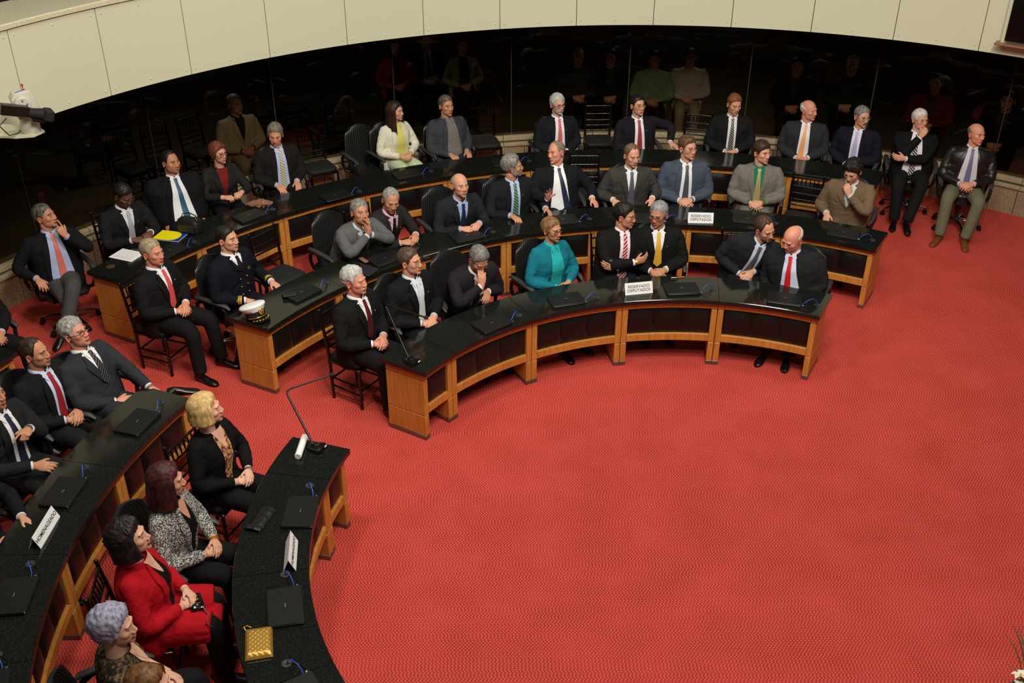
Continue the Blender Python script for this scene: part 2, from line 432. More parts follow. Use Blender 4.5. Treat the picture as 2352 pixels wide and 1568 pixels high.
# ------------------------------------------------------------------ desks
DESK_Z = .76
def desk_unit(c, R, depth, a0, a1, label, group, end_lo=False, end_hi=False, pads=3):
    """one module of a curved desk: granite top, two veneer pedestals, two rails, padded leather panels. a0<a1 in degrees"""
    am = math.radians((a0 + a1) / 2)
    root = empty('curved_desk', (c[0] + (R + depth / 2) * math.cos(am), c[1] + (R + depth / 2) * math.sin(am), 0))
    tag(root, label, 'desk', group)
    off = Matrix.Translation(Vector((c[0], c[1], 0)) - Vector(root.location))
    k = Vector(root.location); cc = (c[0] - k.x, c[1] - k.y)
    n = 10 if a1 - a0 > 9.5 else 6
    g = math.degrees(.0022 / R)
    mb = MB(); arc_block(mb, cc, R, R + depth, a0 + g, a1 - g, .715, DESK_Z, n, .0035); mb.build('top', MT['granite'], root, 30)
    r0, r1 = R + .045, R + depth - .04
    th = .058
    for side, aa, is_end in ((1, a0, end_lo), (-1, a1, end_hi)):
        # board frame: x along radius, y along +angle
        shift = (.03 if is_end else .003)
        t = math.radians(aa)
        Mx = Matrix.Translation((cc[0], cc[1], 0)) @ Matrix.Rotation(t, 4, 'Z')
        y0 = side * (shift + th / 2)
        ped = MB()
        for z0, z1 in ((.045, .258), (.264, .632), (.638, .714)):
            ped.box(((r0 + r1) / 2, y0, (z0 + z1) / 2), (r1 - r0, th, z1 - z0), Mx, .004)
        ped.box(((r0 + r1) / 2, y0, .38), (r1 - r0 - .012, th - .012, .66), Mx)
        po = ped.build('pedestal', MT['wood'], root, 30)
        pl = MB(); pl.box(((r0 + r1) / 2, y0, .0235), (r1 - r0 + .004, th + .004, .046), Mx, .002); pl.build('plinth', MT['plinth'], po, 30)
    e0 = math.degrees(((.03 if end_lo else .003) + th) / R); e1 = math.degrees(((.03 if end_hi else .003) + th) / R)
    b0, b1 = a0 + e0, a1 - e1
    mb = MB(); arc_block(mb, cc, r0 + .004, r0 + .034, b0, b1, .645, .7145, n); mb.build('top_rail', MT['wood'], root, 30)
    mb = MB(); arc_block(mb, cc, r0 + .002, r0 + .036, b0, b1, .273, .348, n, .003); mb.build('bottom_rail', MT['wood'], root, 30)
    mb = MB(); arc_block(mb, cc, r0 + .032, r0 + .05, b0, b1, .30, .70, n); mb.build('backing_board', MT['leather'], root, 30)
    for i in range(pads):
        p0 = b0 + (b1 - b0) * i / pads + .05; p1 = b0 + (b1 - b0) * (i + 1) / pads - .05
        P = []
        ni, nj = 9, 7
        for ii in range(ni):
            row = []
            for jj in range(nj):
                s, q = ii / (ni - 1), jj / (nj - 1)
                bul = (1 - abs(2 * s - 1) ** 6) * (1 - abs(2 * q - 1) ** 3)
                a = math.radians(p0 + (p1 - p0) * s); r = r0 + .03 - .032 * bul
                row.append((cc[0] + r * math.cos(a), cc[1] + r * math.sin(a), .351 + (.643 - .351) * q))
            P.append(row)
        m = MB(); m.grid(P); o = m.build('leather_panel', MT['leather'], root, 60)
    return root

ORD = ['first', 'second', 'third', 'fourth', 'fifth', 'sixth', 'seventh', 'eighth', 'ninth']
def desk_row(c, R, depth, angs, rowname, group, ends):
    """angs descending = from the aisle on the left towards the right"""
    out = []
    for i in range(len(angs) - 1):
        hi, lo = angs[i], angs[i + 1]
        pads = 1 if hi - lo < 9.2 and R < 3 else 3
        lab = '%s curved desk from the aisle in the %s, black granite over orange wood' % (ORD[i], rowname)
        out.append(desk_unit(c, R, depth, lo, hi, lab, group, end_lo=(i == len(angs) - 2 and ends[1]), end_hi=(i == 0 and ends[0]), pads=pads))
    return out
C1, R1 = (1.63, 6.25), 2.785
C2, R2 = (1.63, 6.40), 4.40
C3, R3 = (1.53, 6.47), 6.19
L1, RL1 = (1.28, 5.74), 2.685
L2, RL2 = (1.46, 5.53), 4.50
DEP = .505
desk_row(C1, R1, DEP, [148.9, 140.2, 120.5, 101.0, 81.8, 61.9], 'front right row', 'front row of the main desks', (1, 1))
desk_row(C2, R2, DEP, [152.4, 139.1, 125.8, 112.4, 99.1, 85.6, 72.1, 58.8], 'middle right row', 'middle row of the main desks', (1, 1))
desk_row(C3, R3, DEP, [152.0, 142.0, 132.0, 122.0, 112.0, 102.0, 92.0, 82.0, 72.0, 62.0], 'outer right row', 'outer row of the main desks', (1, 1))
# the left bank: angles grow away from its aisle end
def desk_row_left(c, R, depth, angs, rowname, group):
    for i in range(len(angs) - 1):
        lab = '%s curved desk from the aisle in the %s, black granite over orange wood' % (ORD[i], rowname)
        desk_unit(c, R, depth, angs[i], angs[i + 1], lab, group, end_lo=(i == 0), end_hi=False, pads=1 if (angs[i + 1] - angs[i] < 9.2 and R < 3) else 3)
desk_row_left(L1, RL1, DEP, [161.4, 169.9, 190.2, 208.6, 228.0], 'front left row', 'front row of the left bank')
desk_row_left(L2, RL2, DEP, [157.0, 169.5, 181.7, 193.7, 206.0], 'second left row', 'second row of the left bank')
desk_row_left(L2, 6.42, DEP, [157.0, 166.0], 'outermost left row', 'outer row of the left bank')
# ------------------------------------------------------------------ chairs (local: faces +Y, origin on the floor under the seat centre)
def make_office_chair():
    root = empty('office_chair')
    # seat: ribbed cushion
    P = []; ni, nj = 41, 13
    mb = MB()
    rings = []
    for j in range(nj):
        q = j / (nj - 1); y = -.23 + .47 * q
        hw = .245 * (1 - .10 * q ** 3) * (1 - .12 * max(0, (q - .85) / .15) ** 2)
        zt = .475 + .018 * math.sin(PI * min(1, q * 1.1)) - .045 * max(0, (q - .75) / .25) ** 2
        zb = .385 + .02 * q
        ring = []
        for k in range(ni):
            s = -1 + 2 * k / (ni - 1)
            edge = (1 - abs(s) ** 8)
            ring.append((hw * s, y, zb + .03 + (zt - zb - .03) * (edge ** .5) + .007 * abs(math.sin(6 * PI * (s + 1) / 2 * 1.0)) * edge))
        ring += [(hw * .9, y, zb), (-hw * .9, y, zb)]
        rings.append(ring)
    mb.loft(rings); o = mb.build('seat', MT['chair_leather'], root, 50); fixnormals(o.data)
    # backrest: curved, vertical ribs
    mb = MB(); ni, nj = 57, 15; Pf = []; Pb = []
    for j in range(nj):
        q = j / (nj - 1)
        z = .45 + .50 * q
        hw = .215 + .025 * math.sin(PI * min(1, q * 1.15)) - .06 * max(0, (q - .86) / .14) ** 2.2
        y0 = -.225 - .08 * q - .02 * q * q
        rf, rb = [], []
        for k in range(ni):
            s = -1 + 2 * k / (ni - 1)
            wrap = .055 * s * s
            top = .035 * (1 - s * s) * q ** 4
            rib = .008 * abs(math.sin(7 * PI * (s + 1))) * (1 - abs(s) ** 12)
            e = (1 - abs(s) ** 10) * (1 - .5 * max(0, (q - .93) / .07) ** 2)
            rf.append((hw * s, y0 + wrap + .02 * e + rib, z + top))
            rb.append((hw * s, y0 + wrap - .03 * e, z + top))
        Pf.append(rf); Pb.append(rb)
    rings = [Pf[j] + list(reversed(Pb[j])) for j in range(nj)]
    mb.loft(rings); o = mb.build('backrest', MT['chair_leather'], root, 50); fixnormals(o.data)
    for s in (-1, 1):
        mb = MB(); mb.tube([(s * .215, -.14, .415), (s * .275, -.19, .44), (s * .300, -.205, .53), (s * .303, -.195, .62), (s * .302, -.12, .668), (s * .302, .0, .672), (s * .302, .12, .668), (s * .303, .18, .62), (s * .300, .17, .52), (s * .275, .14, .44), (s * .215, .10, .415)], .020, 10)
        ar = mb.build('armrest', MT['black_plastic'], root, 60)
        mb = MB(); mb.tube([(s * .298, -.235, .655), (s * .3, -.20, .683), (s * .302, -.08, .692), (s * .302, .08, .69), (s * .298, .19, .683), (s * .293, .235, .655)], [.012, .027, .031, .031, .028, .014], 12, flat=.62)
        mb.build('arm_pad', MT['arm_pad'], ar, 60)
    mb = MB(); mb.lathe([(.028, .10), (.028, .26), (.045, .262), (.045, .36), (.09, .365), (.09, .39)], 14); mb.build('gas_column', MT['black_plastic'], root, 50)
    leg = MB(); leg.tube([(0, .03, .125), (0, .15, .12), (0, .29, .085)], [.026, .022, .016], 8, flat=.7); leg_me = leg.mesh('base_leg', MT['chrome'], 60)
    cs = MB()
    for sx in (-.014, .014): cs.lathe([(.026, -.009), (.029, -.005), (.029, .005), (.026, .009)], 14, Matrix.Translation((sx, .30, .029)) @ Matrix.Rotation(PI / 2, 4, 'Y'))
    cs.box((0, .295, .06), (.022, .04, .04), None, .006)
    cs_me = cs.mesh('caster', MT['black_plastic'], 50)
    for k in range(5):
        l = link_mesh('base_leg', leg_me, root); l.rotation_euler = (0, 0, 2 * PI * k / 5 + .3)
        link_mesh('caster', cs_me, l)
    note_kids(root)
    return root

def make_ballroom_chair():
    root = empty('ballroom_chair')
    L = MT['lacquer']
    def bamboo(p0, p1, r, n=8, knots=3):
        p0, p1 = Vector(p0), Vector(p1); pts, rad = [], []
        m = 16
        for i in range(m + 1):
            t = i / m; pts.append(p0.lerp(p1, t))
            d = min(abs(t - (k + 1) / (knots + 1)) for k in range(knots)) if knots else 1
            rad.append(r * (1.28 if d < .025 else 1.0))
        mb = MB(); mb.tube(pts, rad, n); return mb
    for s in (-1, 1):
        mb = MB(); mb.tube([(s * .175, -.175, 0), (s * .175, -.185, .25), (s * .175, -.185, .45), (s * .178, -.215, .70), (s * .18, -.25, .93)], [.015, .016, .017, .0155, .013], 8)
        mb.ball((s * .18, -.2515, .943), (.0165, .0165, .018), 8, 6)
        mb.build('back_leg', L, root, 50)
        bamboo((s * .19, .185, 0), (s * .185, .18, .43), .0165).build('front_leg', L, root, 50)
    for z, y in ((.895, -.2445), (.785, -.229), (.70, -.216), (.625, -.206), (.555, -.199)):
        bamboo((-.178, y, z), (.178, y, z), .0105, 8, 4).build('back_rail', L, root, 50)
    for i in range(6):
        x = -.125 + .05 * i
        mb = MB(); mb.tube([(x, -.2295, .79), (x, -.233, .815), (x, -.2365, .84), (x, -.240, .865), (x, -.244, .892)], [.006, .0065, .010, .0065, .006], 6); mb.build('spindle', L, root, 50)
    for p0, p1 in (((-.19, .185, .20), (.19, .185, .20)), ((-.175, -.18, .22), (.175, -.18, .22)), ((-.19, .185, .24), (-.175, -.18, .24)), ((.19, .185, .24), (.175, -.18, .24)), ((-.19, .185, .15), (-.175, -.18, .15)), ((.19, .185, .15), (.175, -.18, .15))):
        bamboo(p0, p1, .0095, 6, 2).build('stretcher', L, root, 50)
    mb = MB(); mb.box((0, 0, .425), (.40, .40, .035), None, .012); mb.build('seat_frame', L, root, 40)
    mb = MB(); rings = []
    for z, sc in ((.443, .96), (.45, 1.0), (.475, 1.0), (.49, .94), (.497, .7), (.499, .2)):
        rings.append([(.195 * sc * max(-1, min(1, 1.25 * math.cos(2 * PI * k / 28))), .195 * sc * max(-1, min(1, 1.25 * math.sin(2 * PI * k / 28))), z) for k in range(28)])
    mb.loft(rings); mb.build('cushion', MT['cushion'], root, 50)
    note_kids(root)
    return root
_protos = {}
def place_chair(kind, x, y, yaw, label, group):
    """yaw: direction the chair faces (radians, world)"""
    if kind not in _protos:
        o = make_office_chair() if kind == 'office' else make_ballroom_chair(); _protos[kind] = o
    else: o = copy_tree(_protos[kind])
    o.location = (x, y, 0); o.rotation_euler = (0, 0, yaw - PI / 2)
    tag(o, label, 'chair', group)
    return o
# ------------------------------------------------------------------ people
def remesh(mb, voxel, iters=4):
    me = mb.mesh('tmp', None, 0); fixnormals(me)
    o = bpy.data.objects.new('tmp', me); COL.objects.link(o)
    r = o.modifiers.new('r', 'REMESH'); r.mode = 'VOXEL'; r.voxel_size = voxel
    if iters:
        s = o.modifiers.new('s', 'SMOOTH'); s.factor = .5; s.iterations = iters
    dg = bpy.context.evaluated_depsgraph_get(); ev = o.evaluated_get(dg)
    out = bpy.data.meshes.new_from_object(ev)
    bpy.data.objects.remove(o); bpy.data.meshes.remove(me)
    return out
def mesh_arrays(me):
    v = np.empty(len(me.vertices) * 3); me.vertices.foreach_get('co', v)
    return v.reshape(-1, 3), [tuple(p.vertices) for p in me.polygons]

# ---- head: star-shaped surface found on a grid of directions
def smin(a, b, k):
    h = np.clip(.5 + .5 * (b - a) / k, 0, 1); return b * (1 - h) + a * h - k * h * (1 - h)
def sd_ell(P, c, r):
    q = (P - np.array(c)) / np.array(r); k0 = np.linalg.norm(q, axis=-1); k1 = np.linalg.norm(q / np.array(r), axis=-1)
    return k0 * (k0 - 1) / np.maximum(k1, 1e-9)
def sd_cap(P, a, b, ra, rb):
    a = np.array(a); b = np.array(b); d = b - a; t = np.clip(((P - a) @ d) / (d @ d), 0, 1)
    return np.linalg.norm(P - a - t[..., None] * d, axis=-1) - (ra + (rb - ra) * t)
def head_sdf(P, f):
    P = P.copy(); P[..., 0] = np.abs(P[..., 0])
    jw, nl, fat, fem = f.get('jaw', 1.0), f.get('nose', 1.0), f.get('fat', 0.0), f.get('fem', 0.0)
    d = sd_ell(P, (0, -.014, .03), (.0765, .099, .088))
    d = smin(d, sd_ell(P, (0, .022, -.03), (.0635 * jw + .01 * fat, .066, .08)), .03)
    d = smin(d, sd_ell(P, (0, .018, -.066), (.056 * jw + .014 * fat - .006 * fem, .06, .042 + .008 * fat)), .025)
    d = smin(d, sd_ell(P, (0, .072, -.1), (.022 - .004 * fem, .017, .016)), .022)
    d = smin(d, sd_ell(P, (.022, .081, .024 + .004 * fem), (.026, .012, .008)), .014 + .004 * fem)
    d = smin(d, sd_ell(P, (.043, .058, -.020), (.02 + .006 * fat, .02, .018)), .02)
    d = -smin(-d, sd_ell(P, (.031, .103, .004), (.0185, .02, .0125)), .013)
    d = smin(d, sd_cap(P, (0, .086, .014), (0, .105 + .008 * (nl - 1) * 3, -.028), .0075, .0115 * nl), .010)
    d = smin(d, sd_ell(P, (.0125, .098, -.036), (.0085 * nl, .011, .008)), .006)
    d = smin(d, sd_ell(P, (0, .0895, -.0655), (.022, .0105, .0055)), .006)
    d = smin(d, sd_ell(P, (0, .0875, -.0775), (.018, .0105, .006)), .006)
    d = -smin(-d, sd_ell(P, (0, .1, -.0715), (.024, .012, .0022)), .003)
    return d
_fr = np.linspace(-1, 1, 53); _AZ = np.concatenate([np.radians(72) * _fr, np.radians(np.linspace(72, 288, 29)[1:-1])])
_EL = np.radians(np.concatenate([np.linspace(-86, -58, 5)[:-1], np.linspace(-58, 28, 46), np.linspace(28, 88, 16)[1:]]))
NAZ, NEL = len(_AZ), len(_EL)
_A, _E = np.meshgrid(_AZ, _EL)     # [NEL,NAZ]
_DIR = np.stack([np.cos(_E) * np.sin(_A), np.cos(_E) * np.cos(_A), np.sin(_E)], -1)
def head_radius(f):
    lo = np.full(_A.shape, .03); hi = np.full(_A.shape, .17)
    # march from the outside in to the first crossing
    r = hi.copy()
    for _ in range(60):
        r = np.maximum(r - np.maximum(head_sdf(_DIR * r[..., None], f), 0) * .8, .03)
    return r
_headc = {}
def head_shape(f):
    key = tuple(sorted((k, v) for k, v in f.items() if k in ('jaw', 'nose', 'fat', 'fem')))
    if key not in _headc: _headc[key] = head_radius(f)
    return _headc[key]
_grid_faces = [(i * NAZ + j, i * NAZ + (j + 1) % NAZ, (i + 1) * NAZ + (j + 1) % NAZ, (i + 1) * NAZ + j) for i in range(NEL - 1) for j in range(NAZ)]

SKINS = dict(fair=(212, 156, 130), tan=(196, 138, 108), pale=(224, 174, 150), red=(214, 146, 122), olive=(186, 130, 100), brown=(104, 68, 50))
def build_head(f, skin, brow, lips=None, beard=None, beard_amt=0.0, moust=False):
    """returns verts, faces, colours in head coordinates (origin between the ears, face +Y)"""
    r = head_shape(f)
    P = (_DIR * r[..., None]).reshape(-1, 3)
    sk = np.array(lin(SKINS[skin])); n = len(P)
    col = np.tile(sk, (n, 1))
    x, y, z = np.abs(P[:, 0]), P[:, 1], P[:, 2]
    def mixc(mask, c): col[:] = col * (1 - mask[:, None]) + np.array(c) * mask[:, None]
    g = lambda cx, cz, sx, sz: np.exp(-((x - cx) / sx) ** 2 - ((z - cz) / sz) ** 2) * (y > .02)
    mixc(.45 * g(.045, -.03, .022, .02), sk * np.array((1.1, .80, .76)))
    mixc(.5 * g(0, -.03, .014, .014), sk * np.array((1.1, .78, .72)))
    mixc(.35 * g(.031, -.008, .02, .008), sk * np.array((.72, .62, .6)))
    if lips is None: lips = tuple(sk * np.array((.85, .52, .5)))
    mixc(.9 * ((x < .024 - .25 * np.maximum(0, np.abs(z + .0715) - .004)) & (z < -.061) & (z > -.083) & (y > .07)).astype(float), lips)
    mixc(.85 * ((x < .023) & (np.abs(z + .0715) < .0022) & (y > .07)).astype(float), tuple(sk * .25))
    bz = .0275 + .004 * f.get('fem', 0) + .10 * np.maximum(0, .03 - x) * -.4 - np.maximum(0, x - .036) * .35
    mixc(.85 * ((x > .013) & (x < .050) & (np.abs(z - bz) < .0042 - .0012 * f.get('fem', 0)) & (y > .05)).astype(float), brow)
    if beard is not None and beard_amt > 0:
        m = ((z < -.045) & (y > -.02) & (x < .09)).astype(float) * np.clip((-.035 - z) / .02, 0, 1)
        m *= 1 - ((x < .026) & (z < -.058) & (z > -.086) & (y > .06))
        m = np.maximum(m, ((x < .034) & (z < -.045) & (z > -.060) & (y > .06)).astype(float))
        m = np.maximum(m, ((x > .055) & (z < .0) & (y > .0) & (y < .045)).astype(float) * .8)
        mixc(beard_amt * m, beard)
    V = [tuple(p) for p in P]; F = list(_grid_faces); CL = [tuple(c) for c in col]
    # caps
    F.append(tuple(reversed(range(NAZ)))); F.append(tuple((NEL - 1) * NAZ + j for j in range(NAZ)))
    # eyes with lids
    for s in (-1, 1):
        mb = MB(); c = Vector((s * .0315, .0735, .0035)); mb.ball((0, 0, 0), .0125, 16, 14)
        b = len(V)
        for p in mb.v:
            q = p / .0125
            el = math.asin(max(-1, min(1, q.z)))
            if q.y < 0: cc = tuple(sk)
            elif el > .30 or el < -.42: cc = tuple(sk * np.array((.86, .78, .76)))
            elif el > .12: cc = (.012, .008, .006)
            elif (q.x ** 2 + (q.z + .02) ** 2) < .30: cc = (.018, .011, .007)
            else: cc = (.55, .50, .46)
            V.append(tuple(p + c)); CL.append(cc)
        F += [tuple(b + i for i in fc) for fc in mb.f]
    # ears
    for s in (-1, 1):
        mb = MB(); mb.ball((0, 0, 0), (.007, .0165, .031), 14, 10)
        Me = Matrix.Translation((s * .0795, -.014, -.004)) @ Matrix.Rotation(s * math.radians(24), 4, 'Z') @ Matrix.Rotation(math.radians(-10), 4, 'X')
        b = len(V)
        for p in mb.v:
            q = Vector((p.x * s, p.y, p.z))
            rr = (p.y / .0165) ** 2 + (p.z / .031) ** 2
            q.x += s * (.008 * min(1, rr) - .004 * (rr < .35))
            q.y -= .002 if p.z > 0 else -.004
            if p.z < -.012: q.y *= .75
            V.append(tuple(Me @ q)); CL.append(tuple(sk * np.array((1.04, .80, .76)) * (.72 if rr < .4 else 1)))
        F += [tuple(b + i for i in (fc if s > 0 else reversed(fc))) for fc in mb.f]
    return V, F, CL

# ---- hair
_HA = [0, 20, 40, 55, 64, 72, 80, 90, 104, 114, 140, 180]
HAIRLINE = dict(
    full=[45, 45, 40, 30, 12, -6, 4, 18, 14, -22, -40, -46],
    low=[38, 38, 33, 24, 6, -12, -2, 16, 8, -26, -42, -48],
    recede=[58, 64, 60, 42, 18, -4, 6, 18, 14, -22, -40, -46],
    high=[72, 76, 70, 52, 24, 0, 8, 18, 14, -22, -40, -46],
    fringe=[92, 92, 92, 92, 60, -2, 6, 18, 14, -22, -40, -46],
    woman=[44, 42, 36, 24, 0, -14, -20, -24, -26, -30, -42, -48])
HAIRTOP = dict(fringe=[-90, -90, -90, -90, -40, 8, 24, 32, 36, 38, 40, 42], crown=[99, 99, 99, 99, 99, 99, 90, 84, 80, 60, 56, 54])
def build_hair(f, style, top=.018, side=.010, back=.014, seed=0, curl=.0, sweep=0.0, long=0.0, bald=None, long_w=.03, rough=1.0):
    r = head_shape(f)
    az = np.abs(np.degrees(np.arctan2(np.sin(_A), np.cos(_A)))); el = np.degrees(_E)
    rnd = random.Random(seed)
    lo = np.interp(az, _HA, HAIRLINE[style])
    sgn = np.sign(np.sin(_A)); lo = lo + sweep * 6 * sgn * np.clip(1 - az / 70, 0, 1)
    jit = np.interp(np.degrees(_A) % 360, np.arange(0, 361, 7.5), [rnd.uniform(-2.5, 2.5) for _ in range(49)]); lo = lo + jit
    d = el - lo
    mask = d > -9
    tp = np.clip((d + 3) / 20.0, 0, 1) ** .85
    if bald:
        hi = np.interp(az, _HA, HAIRTOP[bald]) + jit; mask &= el < hi + 9; tp = np.minimum(tp, np.clip((hi + 3 - el) / 20.0, 0, 1) ** .85)
    wt = np.clip((el - 15) / 50.0, 0, 1); wb = np.clip((az - 90) / 70.0, 0, 1)
    t = (side * (1 - wb) + back * wb) * (1 - wt) + top * wt
    t = t * (1 + sweep * .35 * np.sin(_A) * np.clip(el / 40, 0, 1))
    nz = np.zeros_like(t)
    off = seed * 7.3
    for i in range(NEL):
        for j in range(NAZ):
            if mask[i, j]:
                q = _DIR[i, j]
                nz[i, j] = noise.noise(Vector((q[0] * 9 + off, q[1] * 9, q[2] * 4.5))) + .55 * noise.noise(Vector((q[0] * 22 + off, q[1] * 22, q[2] * 9)))
                if curl: nz[i, j] += curl * 2.2 * noise.noise(Vector((q[0] * 26 + off, q[1] * 26, q[2] * 26)))
    t = t * (1 + .30 * nz * (rough if style != 'woman' or curl else .45))
    rr = r + t * tp - .004 * (1 - tp) ** 2
    # keep hair off the ears
    P = (_DIR * rr[..., None])
    mb = MB(); idx = {}
    for (a, b, c, e) in _grid_faces:
        q = (a, b, c, e)
        if all(mask[k // NAZ, k % NAZ] for k in q):
            fc = []
            for k in q:
                if k not in idx: idx[k] = len(mb.v); mb.v.append(Vector(P[k // NAZ, k % NAZ]))
                fc.append(idx[k])
            mb.f.append(tuple(fc))
    topi = [(NEL - 1) * NAZ + j for j in range(NAZ)]
    if all(k in idx for k in topi): mb.f.append(tuple(idx[k] for k in topi))
    if long > 0:
        n, m = 40, 16; rings = []
        a0 = math.radians(58)
        P1 = []
        for i in range(m + 1):
            q = i / m; row = []
            for j in range(n + 1):
                s = j / n; a = a0 + (2 * PI - 2 * a0) * s
                fr = abs(math.cos(a / 1) ) ; frontness = max(0, math.cos(a)) ** 1.0
                e = math.radians(42)
                if q < .35:
                    ee = e + (math.radians(-8) - e) * (q / .35)
                    rad = .104 + .016 * math.sin(q / .35 * PI / 2)
                    x = rad * math.cos(ee) * math.sin(a) * .93; y = rad * math.cos(ee) * math.cos(a) * 1.05 - .012; z = rad * math.sin(ee) + .028
                else:
                    k = (q - .35) / .65
                    rad = .1185 + long_w * k * (1 - .45 * k) - .03 * frontness * k
                    x = rad * math.sin(a) * .93; y = rad * math.cos(a) * 1.05 - .012; z = rad * 0 + .012 - (long) * k
                wv = .006 * noise.noise(Vector((x * 30 + off, y * 30, z * 6))) + .007 * noise.noise(Vector((x * 60 + off, y * 60, z * 10))) * (.4 + q)
                x *= 1 + wv * 8; y *= 1 + wv * 8
                row.append((x, y, z + .02 * wv * 10 * (q > .9)))
            P1.append(row)
        b = mb.grid(P1, None)
        P2 = [[(p[0] * .86, p[1] * .86, p[2]) for p in row] for row in P1]
        b2 = mb.grid(P2, None)
        for j in range(n): mb.f.append((b + m * (n + 1) + j, b + m * (n + 1) + j + 1, b2 + m * (n + 1) + j + 1, b2 + m * (n + 1) + j))
        for i in range(m):
            for jj in (0, n): mb.f.append((b + i * (n + 1) + jj, b + (i + 1) * (n + 1) + jj, b2 + (i + 1) * (n + 1) + jj, b2 + i * (n + 1) + jj))
    return mb

# ---- hands: right hand, wrist at origin, fingers +Y, palm -Z, thumb on -X
HAND_POSES = {   # curl of the three joints per finger (deg), spread factor, thumb
    'relaxed': ([(22, 28, 18), (26, 32, 20), (30, 34, 22), (32, 36, 24)], 1.0, 20),
    'flat': ([(8, 10, 6), (8, 10, 6), (9, 11, 7), (10, 12, 8)], 1.0, 28),
    'fist': ([(62, 78, 50), (66, 80, 50), (68, 80, 50), (70, 80, 50)], .8, 6),
    'grip': ([(40, 52, 34), (44, 55, 36), (48, 56, 36), (52, 58, 38)], .9, 12),
    'spread': ([(4, 8, 6), (2, 6, 5), (4, 8, 6), (8, 10, 8)], 2.6, 44),
    'point': ([(6, 10, 8), (62, 70, 45), (66, 72, 46), (68, 74, 46)], .9, 16)}
_handc = {}
def hand_mesh(pose):
    if pose in _handc: return _handc[pose]
    curls, spread, thumb = HAND_POSES[pose]
    mb = MB()
    rings = []
    for y, w, h, zc in ((-.015, .025, .019, 0), (.0, .027, .019, 0), (.02, .032, .0185, 0), (.045, .039, .0165, .001), (.07, .041, .0145, .002), (.088, .037, .0115, .001), (.094, .03, .008, 0)):
        rings.append([(w * math.cos(2 * PI * k / 16), y, zc + h * math.sin(2 * PI * k / 16)) for k in range(16)])
    mb.loft(rings)
    xs = [-.0295, -.0102, .0092, .0275]; ls = [(.040, .025, .02), (.044, .028, .021), (.041, .026, .02), (.033, .02, .018)]; bas = [.084, .088, .085, .077]
    for i in range(4):
        p = Vector((xs[i], bas[i] - .018, .001)); pts = [p, Vector((xs[i], bas[i], .002))]; ang = 0; sp = math.radians((i - 1.5) * -4.0 * spread)
        rad = [.0098, .0096]
        q = pts[-1].copy()
        for k in range(3):
            ang += math.radians(curls[i][k]); L = ls[i][k]
            for h in (0.5, 1.0):
                q = q + Vector((-math.sin(sp), math.cos(sp), 0)) * (math.cos(ang) * L * .5) + Vector((0, 0, -1)) * (math.sin(ang) * L * .5)
                pts.append(q.copy()); rad.append((.0092, .0086, .0078)[k] if h == 1 else (.0090, .0084, .0080)[k])
        sc = .92 if i in (0, 3) else 1.0
        rad[-1] = .0055
        mb.tube(pts, [x * sc for x in rad], 9)
    t = math.radians(thumb + 18)
    p0 = Vector((-.018, .014, -.004)); p1 = Vector((-.034, .036, -.010)); d = Vector((-math.sin(t), math.cos(t), -.22)).normalized()
    d2 = Vector((-math.sin(t * .4), math.cos(t * .4), -.18)).normalized()
    p2 = p1 + d * .034; p3 = p2 + d2 * .028
    mb.tube([p0, p1, p1.lerp(p2, .5), p2, p2.lerp(p3, .5), p3], [.014, .0135, .0108, .0102, .0095, .006], 10)
    me = remesh(mb, .0042, 2); v, f = mesh_arrays(me); bpy.data.meshes.remove(me)
    _handc[pose] = (v, f)
    return _handc[pose]

def smooth01(a, b, x):
    t = max(0.0, min(1.0, (x - a) / (b - a))); return t * t * (3 - 2 * t)
def ik(S, Wt, l1, l2, pole):
    d = Wt - S; L = d.length
    if L > (l1 + l2) * .985: Wt = S + d.normalized() * (l1 + l2) * .985; d = Wt - S; L = d.length
    if L < abs(l1 - l2) + .04: L = abs(l1 - l2) + .04
    u = d.normalized(); a = (l1 * l1 - l2 * l2 + L * L) / (2 * L); h = math.sqrt(max(0, l1 * l1 - a * a))
    w = pole - u * pole.dot(u)
    if w.length < 1e-5: w = Vector((0, -1, 0))
    return S + u * a + w.normalized() * h, Wt
def bend_path(a, b, c, n=7, soft=.06):
    """polyline a-b-c with a rounded corner"""
    pts = []
    b0 = b + (a - b).normalized() * soft; b1 = b + (c - b).normalized() * soft
    for i in range(n): pts.append(a.lerp(b0, i / n))
    for i in range(5):
        t = i / 4; pts.append(b0 * (1 - t) ** 2 + b * (2 * t * (1 - t)) + b1 * t * t)
    for i in range(1, n + 1): pts.append(b1.lerp(c, i / n))
    return pts

PROF_M = dict(v=[-.15, -.10, 0, .08, .18, .28, .36, .42, .462, .495, .525], a=[.19, .22, .230, .230, .230, .238, .244, .237, .198, .112, .062],
              f=[.15, .165, .165, .158, .152, .152, .145, .125, .095, .068, .048], b=[.12, .135, .132, .122, .116, .12, .122, .115, .098, .078, .058])
PROF_F = dict(v=[-.15, -.10, 0, .08, .18, .28, .36, .42, .462, .495, .525], a=[.185, .212, .212, .195, .185, .192, .196, .186, .150, .088, .054],
              f=[.14, .155, .145, .128, .128, .150, .135, .105, .08, .06, .045], b=[.12, .135, .125, .108, .102, .108, .11, .104, .09, .07, .052])

